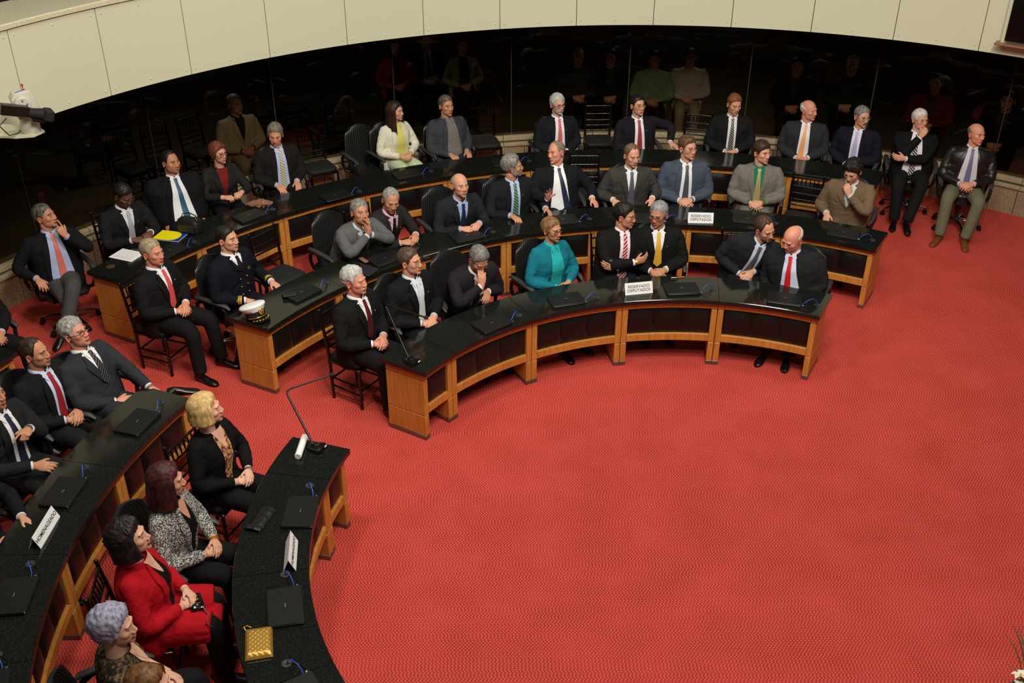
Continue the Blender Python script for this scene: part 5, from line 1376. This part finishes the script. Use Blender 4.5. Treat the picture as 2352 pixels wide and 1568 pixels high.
def text_mesh(s, size, matl, parent, M):
    cu = bpy.data.curves.new('lettering', 'FONT'); cu.body = s; cu.size = size; cu.align_x = 'CENTER'; cu.align_y = 'CENTER'; cu.space_line = .95; cu.offset = size * .012
    o = bpy.data.objects.new('tmp', cu); COL.objects.link(o)
    dg = bpy.context.evaluated_depsgraph_get(); me = bpy.data.meshes.new_from_object(o.evaluated_get(dg)); bpy.data.objects.remove(o)
    me.name = 'lettering'; me.transform(M); me.materials.clear(); me.materials.append(matl)
    return link_mesh('lettering', me, parent)
def tent_sign(px, py, c, lines, size, w, label, rot=0, h=.112, ink='ink', group='folded name signs'):
    p = at(px, py, DESK_Z); a = math.atan2(c[1] - p.y, c[0] - p.x) + math.radians(rot)
    o = empty('name_sign', (p.x, p.y, DESK_Z + .001), a + PI / 2); tag(o, label, 'sign', group)
    dp = .085   # local: readable face looks to -Y
    mb = MB(); t = .0012
    A, B, T = (0, -dp / 2, 0), (0, dp / 2, 0), (0, 0, h)
    prof_ = [(-dp / 2, 0), (0, h), (dp / 2, 0), (dp / 2 - .003, 0), (0, h - .006), (-dp / 2 + .003, 0)]
    mb.loft([[(x, y, z) for y, z in prof_] for x in (-w / 2, w / 2)]); me = mb.build('card', MT['paper'], o, 20); fixnormals(me.data)
    tilt = math.atan2(h, dp / 2)
    M = Matrix.Translation((0, -dp / 4 - .0016, h / 2 + .0004)) @ Matrix.Rotation(tilt, 4, 'X')
    text_mesh(lines, size, MT[ink], o, M)
tent_sign(1465, 671, C1, 'RESERVADO\nDEPUTADOS', .041, .285, 'white folded sign reading RESERVADO DEPUTADOS on the front desk', rot=4)
tent_sign(1608, 509, C2, 'RESERVADO\nDEPUTADOS', .041, .285, 'white folded sign reading RESERVADO DEPUTADOS on the middle desk', rot=4)
tent_sign(103, 1222, L2, 'HOMENAGEADO', .042, .34, 'white folded sign reading HOMENAGEADO on the second left desk', rot=0, ink='dark_ink', h=.10)
tent_sign(668, 1277, L1, 'HOMENAGEADO', .037, .30, 'white folded sign reading HOMENAGEADO on the left front desk', rot=0, ink='dark_ink', h=.10)

def flat_thing(name, px, py, z, w, d, h, matl, label, cat, rot, r=.004, group=None):
    p = at(px, py, z + h); mb = MB(); slab(mb, w, d, min(r, w / 3, d / 3), 0, h, min(.002, h / 3)); o = mb.build(name, matl, None, 30); o.location = (p.x, p.y, z); o.rotation_euler = (0, 0, math.radians(rot)); tag(o, label, cat, group); return o
# paper with lines of print
p = at(292, 586, DESK_Z); ps = empty('paper_sheet', (p.x, p.y, DESK_Z + .0015), math.radians(-22)); tag(ps, 'white printed sheet at the end of the outer desk', 'paper')
mb = MB(); mb.box((0, 0, 0), (.30, .225, .0015)); mb.build('sheet', MT['paper'], ps, 0)
for i in range(9):
    mb = MB(); mb.box((-.004 * (i % 3), .085 - .02 * i, .0011), (.24 - .03 * (i % 2), .004, .0004)); mb.build('print_line', mat('red_ink', lin((190, 120, 130)), .8) if i > 6 else MT.setdefault('faint_ink', mat('faint_ink', lin((190, 190, 196)), .8)), ps, 0)
# yellow and blue folder
p = at(391, 541, DESK_Z + .01); fo = empty('folder', (p.x, p.y, DESK_Z), math.radians(-14)); tag(fo, 'yellow and blue folder beside the black bag', 'folder')
mb = MB(); mb.box((0, 0, .004), (.31, .22, .008), None, .001); mb.build('pages', MT['paper'], fo, 20)
mb = MB(); mb.box((0, 0, .0092), (.312, .222, .0022), None, .0005); mb.build('cover', mat('folder_blue', lin((22, 62, 150)), .35), fo, 20)
mb = MB(); pts = [(-.155, -.11)] + [(-.155 + .26 * math.cos(math.radians(a)), -.11 + .215 * math.sin(math.radians(a))) for a in np.linspace(0, 90, 14)]
pts = [(-.155, .11), (-.155, -.11)] + [(.02 + .10 * math.cos(math.radians(a)), .0 + .11 * math.sin(math.radians(a))) for a in np.linspace(-90, 90, 16)]
mb.loft([[(x, y, .0104) for x, y in pts], [(x, y, .0112) for x, y in pts]]); mb.build('yellow_field', mat('folder_yellow', lin((244, 226, 20)), .35), fo, 20)
text_mesh('curso', .03, MT['dark_ink'], fo, Matrix.Translation((-.03, .06, .0115)) @ Matrix.Rotation(PI, 4, 'Z')) if False else None
# black bag
p = at(437, 520, DESK_Z + .06); bg_ = empty('camera_bag', (p.x, p.y, DESK_Z), math.radians(-20)); tag(bg_, 'black soft camera bag on the outer desk', 'bag')
mb = MB(); rr = []
for z, sx_, sy_ in ((0, .19, .10), (.01, .205, .115), (.05, .21, .12), (.10, .20, .115), (.125, .18, .10), (.13, .12, .06)):
    rr.append([(x, y, z) for x, y in rounded_rect(sx_, sy_, min(.035, sy_ * .4))])
mb.loft([[(x * 1.35, y * 1.35, z * 1.2) for x, y, z in r] for r in rr]); mb.build('bag_body', mat('bag_nylon', lin((18, 18, 19)), .55), bg_, 50)
mb = MB(); mb.tube([(-.11, 0, .14), (-.08, .01, .20), (0, .015, .22), (.08, .01, .20), (.11, 0, .14)], [.010] * 5, 8, flat=.4); mb.build('handle', MT['black_plastic'], bg_, 60)
mb = MB(); mb.box((0, -.082, .065), (.2, .022, .09), None, .008); mb.build('pocket', mat('bag_pocket', lin((28, 32, 28)), .5), bg_, 40)
# brass disc set in the desk end
mb = MB(); mb.lathe([(.045, 0), (.045, .003), (.035, .005), (.0, .005)], 24); o = mb.build('brass_disc', mat('brass', lin((120, 100, 60)), .3, .6), None, 40); p = at(254, 612, DESK_Z); o.location = (p.x, p.y, DESK_Z); tag(o, 'small brass cable disc on the outer desk end', 'disc')
# scarf
p = at(597, 467, DESK_Z + .03); mb = MB(); rr = []
for i in range(17):
    t = i / 16; w_ = .05 * math.sin(PI * (t * .92 + .05)) + .008; ring = []
    for k in range(20):
        a = 2 * PI * k / 20; q = w_ * (1 + .6 * noise.noise(Vector((math.cos(a) * 3, math.sin(a) * 3, t * 11))) + .3 * noise.noise(Vector((math.cos(a) * 8, math.sin(a) * 8, t * 26))))
        ring.append((-.15 + .30 * t, q * 1.25 * math.cos(a), max(.001, .03 + q * .7 * math.sin(a))))
    rr.append(ring)
mb.loft(rr); o = mb.build('scarf', pattern_cloth('scarf_knit', (120, 84, 60), (170, 128, 96), (96, 66, 48), 50), None, 70); o.location = (p.x, p.y, DESK_Z); o.rotation_euler = (0, 0, math.radians(10)); tag(o, 'crumpled brown knitted scarf on the outer desk', 'scarf')
# phone on laptop, tablet sleeve and phone, glasses pouch, pen
flat_thing('phone', 665, 675, DESK_Z + .028, .14, .075, .010, mat('phone_case', lin((22, 30, 26)), .3), 'black phone lying on the laptop by the naval cap', 'phone', 20, .012)
flat_thing('tablet_sleeve', 835, 618, DESK_Z, .27, .19, .016, mat('sleeve', lin((28, 28, 36)), .6), 'dark tablet sleeve on the desk behind silver-haired person', 'sleeve', -30, .02)
flat_thing('phone', 812, 607, DESK_Z + .016, .14, .07, .010, mat('phone_glass', lin((16, 16, 17)), .15), 'black phone on the tablet sleeve', 'phone', -30, .01)
flat_thing('notebook', 835, 596, DESK_Z + .016, .13, .05, .010, mat('tan_leather', lin((140, 96, 70)), .5), 'slim tan notebook on the tablet sleeve', 'notebook', -50, .006)
pn = at(1556, 638, DESK_Z); o = empty('pen', (pn.x, pn.y, DESK_Z + .006), math.radians(8)); tag(o, 'silver and orange pen on the front desk', 'pen')
mb = MB(); mb.tube([(-.07, 0, 0), (-.06, 0, 0), (.01, 0, 0)], [.002, .005, .005], 10); mb.build('barrel', MT['silver'], o, 50)
mb = MB(); mb.tube([(.01, 0, 0), (.068, 0, 0), (.072, 0, 0)], [.0055, .0055, .004], 10); mb.build('cap', mat('pen_orange', lin((232, 110, 30)), .4), o, 50)
p = at(597, 1190, DESK_Z + .02); po = empty('glasses_pouch', (p.x, p.y, DESK_Z), math.radians(74)); tag(po, 'crinkled black leather glasses pouch on the left front desk', 'pouch')
mb = MB(); P = []
for i in range(17):
    row = []
    for j in range(9):
        x = -.125 + .25 * i / 16; y = -.06 + .12 * j / 8
        row.append((x, y, .006 + .024 * max(0, 1 - abs(2 * j / 8 - 1) ** 2) + .004 * noise.noise(Vector((x * 40, y * 40, 3)))))
    P.append(row)
mb.grid(P, Vector((0, 0, -.006))); o = mb.build('pouch_body', mat('crinkled_leather', lin((22, 22, 23)), .3), po, 60); fixnormals(o.data)
mb = MB(); mb.box((-.10, 0, .022), (.05, .122, .012), None, .004); mb.build('flap', MT['chair_leather'], po, 40)
# gold quilted purse
p = at(594, 1473, DESK_Z + .025); pu = empty('purse', (p.x, p.y, DESK_Z), math.radians(102)); pu.scale = (1.2, 1.3, 1.1); tag(pu, 'gold quilted purse on the left front desk', 'purse')
mb = MB(); P = []
for i in range(29):
    row = []
    for j in range(21):
        u_, v_ = i / 28, j / 20; x = -.105 + .21 * u_; y = -.065 + .13 * v_
        q = abs(math.sin((x + y * 1.15) * PI / .030)) * abs(math.sin((x - y * 1.15) * PI / .030))
        e = min(1, 8 * min(u_, 1 - u_, v_, 1 - v_)) ** .5
        row.append((x, y, .008 + e * (.022 + .007 * q ** .6)))
    P.append(row)
mb.grid(P, Vector((0, 0, -.008))); o = mb.build('quilted_flap', mat('gold_leather', lin((196, 152, 72)), .32, .55), pu, 60); fixnormals(o.data)
mb = MB(); slab(mb, .206, .128, .01, 0, .014); mb.build('purse_body', mat('gold_leather_dark', lin((150, 110, 50)), .4, .4), pu, 30)
mb = MB(); mb.tube([(.10, .062, .012), (.118, .07, .02), (.126, .055, .022), (.112, .035, .016)], .004, 8); mb.build('wrist_loop', MT['gold'], pu, 60)
# black purse on the red coat
rr_, dd_ = redw; Mw = Matrix.Translation(rr_.location) @ Matrix.Rotation(rr_.rotation_euler.z, 4, 'Z')
q = Mw @ Vector((.02, .34, .655)); bp = empty('clutch_purse', (q.x, q.y, q.z), rr_.rotation_euler.z + .3); tag(bp, 'small black clutch with gold emblem on the red coat', 'purse')
mb = MB(); mb.box((0, 0, .02), (.15, .09, .032), None, .008); mb.build('clutch_body', mat('patent_black', lin((12, 12, 13)), .15), bp, 40)
mb = MB(); mb.tube([(-.03, -.01, .038), (-.01, .02, .039), (.005, .0, .039), (-.01, -.02, .039), (.01, -.025, .039)], .003, 6); mb.tube([(.01, -.025, .039), (.03, .0, .039), (.035, .025, .038)], .003, 6); mb.build('emblem', MT['gold'], bp, 60)
mb = MB(); mb.tube([(.07, .03, .03), (.12, .05, .0), (.18, .02, -.02), (.22, .06, -.03)], .004, 6); mb.build('strap', MT['black_plastic'], bp, 60)
# rolled paper
p = at(692, 1025, DESK_Z + .03); mb = MB()
a0 = math.atan2(*(lambda d: (d.y, d.x))(at(701, 1004, DESK_Z + .025) - at(688, 1042, DESK_Z + .025)))
pr = [(.026, 0), (.026, .001), (.026, .26), (.023, .26), (.021, .001)]
mb.lathe([(.024, -.13), (.027, -.125), (.027, .13), (.021, .13), (.019, -.12)], 20, Matrix.Rotation(PI / 2, 4, 'Y')); o = mb.build('rolled_paper', MT['paper'], None, 40); o.location = (p.x, p.y, DESK_Z + .028); o.rotation_euler = (0, 0, a0); tag(o, 'rolled white sheet beside the microphone on the left front desk', 'paper roll')

def microphone(bx, by, bend, tip, label, c, zb=.36, zt=.40):
    b = at(bx, by, DESK_Z); bd = at(bend[0], bend[1], DESK_Z + zb); tp = at(tip[0], tip[1], DESK_Z + zt)
    o = empty('desk_microphone', (b.x, b.y, DESK_Z), math.atan2(c[1] - b.y, c[0] - b.x) + PI / 2); tag(o, label, 'microphone', 'desk microphones')
    Mi = (Matrix.Translation(o.location) @ Matrix.Rotation(o.rotation_euler.z, 4, 'Z')).inverted()
    bd, tp = Mi @ bd, Mi @ tp
    mb = MB(); rr = []
    for z, k in ((0, 1.0), (.012, 1.0), (.035, .82), (.044, .45), (.046, .2)):
        rr.append([(x * k, (y + .03) * k - .03, z * (1.0 if y < .02 else .8)) for x, y in [(-.07, -.06), (-.05, -.075), (.05, -.075), (.07, -.06), (.045, .04), (.02, .075), (-.02, .075), (-.045, .04)]])
    mb.loft(rr); mb.build('base', MT['lacquer'], o, 30)
    mb = MB(); mb.box((.03, -.069, .018), (.03, .014, .010), Matrix.Rotation(-.0, 4, 'X'), .001); mb.build('white_tag', MT['paper'], o, 20)
    s0 = Vector((0, .02, .04))
    mid = bd - (bd - s0).normalized() * .05; aft = bd + (tp - bd).normalized() * .05
    path = [s0, s0.lerp(mid, .5), mid] + [mid * (1 - t) ** 2 + bd * 2 * t * (1 - t) + aft * t * t for t in (.25, .5, .75)] + [aft, aft.lerp(tp, .6), tp]
    mb = MB(); mb.tube(path, [.010, .0095, .009, .0085, .0085, .0085, .0085, .0075, .007], 8); mb.build('gooseneck', MT['black_plastic'], o, 60)
    dr = (tp - aft).normalized(); mb = MB(); mb.tube([tp - dr * .005, tp + dr * .005, tp + dr * .02, tp + dr * .035, tp + dr * .042], [.008, .014, .017, .014, .005], 10); mb.build('capsule', MT['cushion'], o, 60)
microphone(725, 1030, (655, 896), (757, 862), 'black gooseneck microphone beside the rolled paper, left front desk', L1)
microphone(943, 832, (884, 698), (975, 728), 'black gooseneck microphone on the end of the front right row', C1)

# naval cap
p = at(586, 715, DESK_Z + .07); cp = empty('naval_cap', (p.x, p.y, DESK_Z), math.atan2(C1[1] - p.y, C1[0] - p.x) - PI / 2 - .15); tag(cp, 'white naval officer cap with gold emblem on the desk', 'cap')
tl = Matrix.Translation((0, 0, .052)) @ Matrix.Rotation(math.radians(13), 4, 'X')
mb = MB(); rr = []
for k, z in ((.72, .025), (.86, .045), (1.0, .066), (1.02, .075), (.96, .087), (.7, .093), (.3, .096)):
    rr.append([(.125 * k * math.cos(a), .125 * k * math.sin(a) - .022 * min(1, max(0, k - .7) * 4), z + .014 * math.sin(a) * min(1, k)) for a in np.linspace(0, 2 * PI, 33)[:-1]])
mb.loft(rr, tl); mb.build('crown', MT['paper'], cp, 60)
mb = MB(); mb.lathe([(.092, -.035), (.0925, -.034), (.0925, .028), (.088, .03)], 32, tl @ Matrix.Scale(1.04, 4, (0, 1, 0))); mb.build('band', mat('cap_band', lin((18, 18, 22)), .8), cp, 50)
mb = MB(); P = []
for i in range(17):
    a = math.radians(20 + 140 * i / 16); P.append([((.092 + .052 * q * math.sin((a - math.radians(20)) / math.radians(140) * PI)) * math.cos(a), (.095 + .06 * q * math.sin((a - math.radians(20)) / math.radians(140) * PI)) * math.sin(a), -.030 - .028 * q ** 1.3) for q in (0, .35, .7, 1)])
mb.grid(P, Vector((0, 0, -.004))); mb.v = [tl @ v_ for v_ in mb.v]; vz = mb.build('visor', mat('visor_patent', lin((14, 14, 20)), .12), cp, 50); fixnormals(vz.data)
for i in range(8):
    a = math.radians(40 + 100 * i / 7); mb = MB(); r_ = .092 + .036 * math.sin((a - math.radians(20)) / math.radians(140) * PI)
    mb.ball((r_ * math.cos(a), (r_ + .006) * math.sin(a), -.043), (.013, .006, .004), 8, 6); mb.v = [tl @ v_ for v_ in mb.v]; mb.build('gold_leaf', MT['gold'], vz, 60)
mb = MB(); mb.tube([(.097 * math.cos(math.radians(a)), .101 * math.sin(math.radians(a)), -.02) for a in range(10, 171, 8)], .005, 6, tl); mb.build('chin_cord', MT['gold'], cp, 60)
mb = MB(); mb.ball((0, .108, .035), (.022, .012, .032), 12, 8, tl)
for a in range(0, 360, 45): mb.ball((.022 * math.cos(math.radians(a)), .108, .03 + .026 * math.sin(math.radians(a))), (.009, .008, .009), 6, 5, tl)
mb.build('emblem', MT['gold'], cp, 60)
mb = MB(); mb.ball((0, .119, .035), (.008, .006, .008), 8, 6, tl); mb.build('emblem_anchor', MT['silver'], cp, 60)

# ------------------------------------------------------------------ remote camera on its bracket, wall screen, flowers
RB = 6.72; p = at_radius(72, 302, RB, C_HALL); a = math.atan2(p.y - C_HALL[1], p.x - C_HALL[0])
rc = empty('remote_camera', (p.x, p.y, p.z), a - PI / 2); tag(rc, 'white motorised video camera head on wall bracket, top left', 'video camera')
# local: x along the balcony to the right, +y towards the balcony front
mb = MB(); mb.loft([[(-.30, .46, z), (.02, .46, z), (.12, .05, z), (.08, -.08, z), (-.06, -.09, z), (-.16, .03, z)] for z in (-.022, .0)]); o = mb.build('bracket_plate', MT['panel'], rc, 20); fixnormals(o.data)
mb = MB(); mb.lathe([(.085, .0), (.088, .005), (.088, .06), (.08, .10), (.055, .16)], 24); mb.build('turret', MT['white_plastic'], rc, 40)
mb = MB(); rr = []
for y_ in (-.055, -.045, .045, .055):
    k = .93 if abs(y_) > .05 else 1
    rr.append([(xx * k, y_, .27 + (zz - .27) * k) for xx, zz in ((-.085, .14), (.085, .14), (.115, .20), (.09, .34), (.06, .385), (-.085, .385), (-.115, .34))])
mb.loft(rr); o = mb.build('yoke', MT['white_plastic'], rc, 40); o.rotation_euler = (0, 0, math.radians(-30)); fixnormals(o.data)
YR = Matrix.Rotation(math.radians(-30), 4, 'Z')
mb = MB(); mb.tube([(-.03, -.05, .29), (-.03, -.10, .29), (-.03, -.11, .29)], [.072, .07, .06], 24, YR); mb.build('tilt_drum', MT['white_plastic'], rc, 40)
for k in range(4):
    mb = MB(); mb.tube([(-.03 + .035 * math.cos(k * 1.57), -.105, .29 + .035 * math.sin(k * 1.57)), (-.03 + .035 * math.cos(k * 1.57), -.116, .29 + .035 * math.sin(k * 1.57))], .009, 8, YR); mb.build('drum_bolt', MT['badge'], rc, 40)
cr_ = YR @ Matrix.Translation((-.05, -.15, .225)) @ Matrix.Rotation(math.radians(17), 4, 'Y')
mb = MB(); mb.box((-.08, 0, .02), (.24, .085, .095), cr_, .006); mb.build('camera_body', MT['black_plastic'], rc, 30)
mb = MB(); mb.tube([(.03, 0, .01), (.05, 0, .01), (.08, 0, .01), (.15, 0, .01), (.16, 0, .01)], [.036, .046, .046, .052, .052], 20, cr_); mb.box((.205, 0, .01), (.09, .135, .105), cr_, .014); mb.build('lens_hood', MT['cushion'], rc, 30)
mb = MB(); mb.box((.13, 0, -.05), (.11, .06, .03), cr_, .006); mb.build('zoom_motor', MT['black_plastic'], rc, 30)
mb = MB(); mb.tube([YR @ Vector((-.20, -.15, .21)), YR @ Vector((-.27, -.12, .14)), Vector((-.24, .0, .04)), Vector((-.10, .04, .015)), Vector((-.05, .08, .02))], .005, 6); mb.build('cable', MT['black_cable'], rc, 60)
mb = MB(); mb.tube([(.02, 0, .38), (.02, 0, .42)], .005, 8); mb.ball((.02, 0, .432), (.010, .010, .015), 10, 8); mb.build('tally_lamp', mat('tally_red', lin((200, 20, 20)), .3), rc, 50)
mb = MB(); mb.box((-.02, 0, .3865), (.12, .016, .002)); mb.build('blue_stripe', MT['blue_cable'], rc, 0)

p = at_radius(2306, 94, 6.98, C_HALL); a = math.atan2(p.y - C_HALL[1], p.x - C_HALL[0])
tv = empty('wall_screen', (p.x, p.y, p.z), a - PI / 2); tag(tv, 'large black screen on the balcony front at top right', 'screen')
mb = MB(); mb.box((.62, .03, .36), (1.24, .05, .72), None, .004); mb.build('display', mat('screen_glass', lin((8, 8, 12)), .12), tv, 30)
mb = MB(); mb.box((.62, .10, .36), (1.34, .06, .80), None, .004); mb.build('frame', MT['panel'], tv, 30)
mb = MB(); mb.box((.60, .06, -.045), (1.40, .16, .018), None, .003); mb.build('shelf', mat('shelf_wood', lin((150, 110, 84)), .5), tv, 30)

fl = at(2346, 1548, .62); fr_ = empty('flower_arrangement', (fl.x + .08, fl.y - .05, 0)); tag(fr_, 'white lilies with green leaves at the bottom right corner', 'flowers')
mb = MB(); mb.lathe([(.07, 0), (.09, .01), (.10, .15), (.085, .32), (.095, .38), (.085, .38), (.07, .02)], 20); mb.build('vase', mat('vase_glaze', lin((60, 66, 58)), .3), fr_, 50)
leafm = mat('leaf_green', lin((78, 96, 56)), .6); leafm2 = mat('leaf_dark', lin((42, 66, 34)), .5); petm = mat('petal_white', lin((236, 232, 214)), .6); heart = mat('petal_heart', lin((214, 190, 110)), .6)
rnd = random.Random(5)
def blade(tip, w, m, nm='leaf_blade'):
    base = Vector((rnd.uniform(-.03, .03), rnd.uniform(-.03, .03), .34)); tip = Vector(tip); mb = MB(); P = []
    sd = Vector((tip.y - base.y, -(tip.x - base.x), 0)); sd = sd.normalized() if sd.length > 1e-4 else Vector((1, 0, 0))
    for i in range(9):
        t = i / 8; c_ = base.lerp(tip, t) + Vector((0, 0, .10 * math.sin(PI * t))); ww = w * math.sin(PI * (t * .9 + .08))
        P.append([c_ - sd * ww, c_ + Vector((0, 0, -.3 * ww)), c_ + sd * ww])
    mb.grid(P, Vector((0, 0, -.001))); o = mb.build(nm, m, fr_, 60); fixnormals(o.data)
for tp_, w_ in (((-.16, .22, .80), .006), ((-.12, .26, .86), .007), ((-.02, .24, .92), .006), ((.06, .2, .95), .006), ((-.18, .10, .66), .005), ((.12, .12, .9), .006), ((-.05, .30, .80), .005)): blade(tp_, w_, leafm)
for k in range(9):
    t = 2 * PI * k / 9; blade((.15 * math.cos(t), .13 * math.sin(t), .50 + .05 * (k % 3)), .028, leafm2, 'broad_leaf')
for fx, fy, fz in ((-.09, .03, .62), (-.02, .0, .64), (.05, .04, .63), (-.05, -.07, .60), (.03, -.06, .62), (-.12, -.03, .58)):
    fh = empty('flower_head', (fx, fy, fz)); fh.parent = fr_; fh.rotation_euler = (rnd.uniform(-.4, .4), rnd.uniform(-.4, .4), rnd.uniform(0, 3))
    for k in range(6):
        mb = MB(); P = []; t = 2 * PI * k / 6; L_ = .05
        for i in range(7):
            q = i / 6; w_ = .018 * math.sin(PI * (q * .85 + .12)); r_ = .006 + L_ * q; z_ = .022 * math.sin(PI * q * .8) - .004 * q
            P.append([(r_ * math.cos(t) - j * w_ * math.sin(t), r_ * math.sin(t) + j * w_ * math.cos(t), z_ + .006 * abs(j)) for j in (-1, 0, 1)])
        mb.grid(P, Vector((0, 0, -.0012))); o = mb.build('petal', petm, fh, 60); fixnormals(o.data)
    mb = MB(); mb.ball((0, 0, .014), (.008, .008, .012), 8, 6); mb.build('flower_heart', heart, fh, 60)
    mb = MB(); mb.tube([(0, 0, 0), (-fx * .5, -fy * .5, -(fz - .36))], .003, 6); mb.build('stem', leafm, fr_, 60).location = (fx, fy, fz)
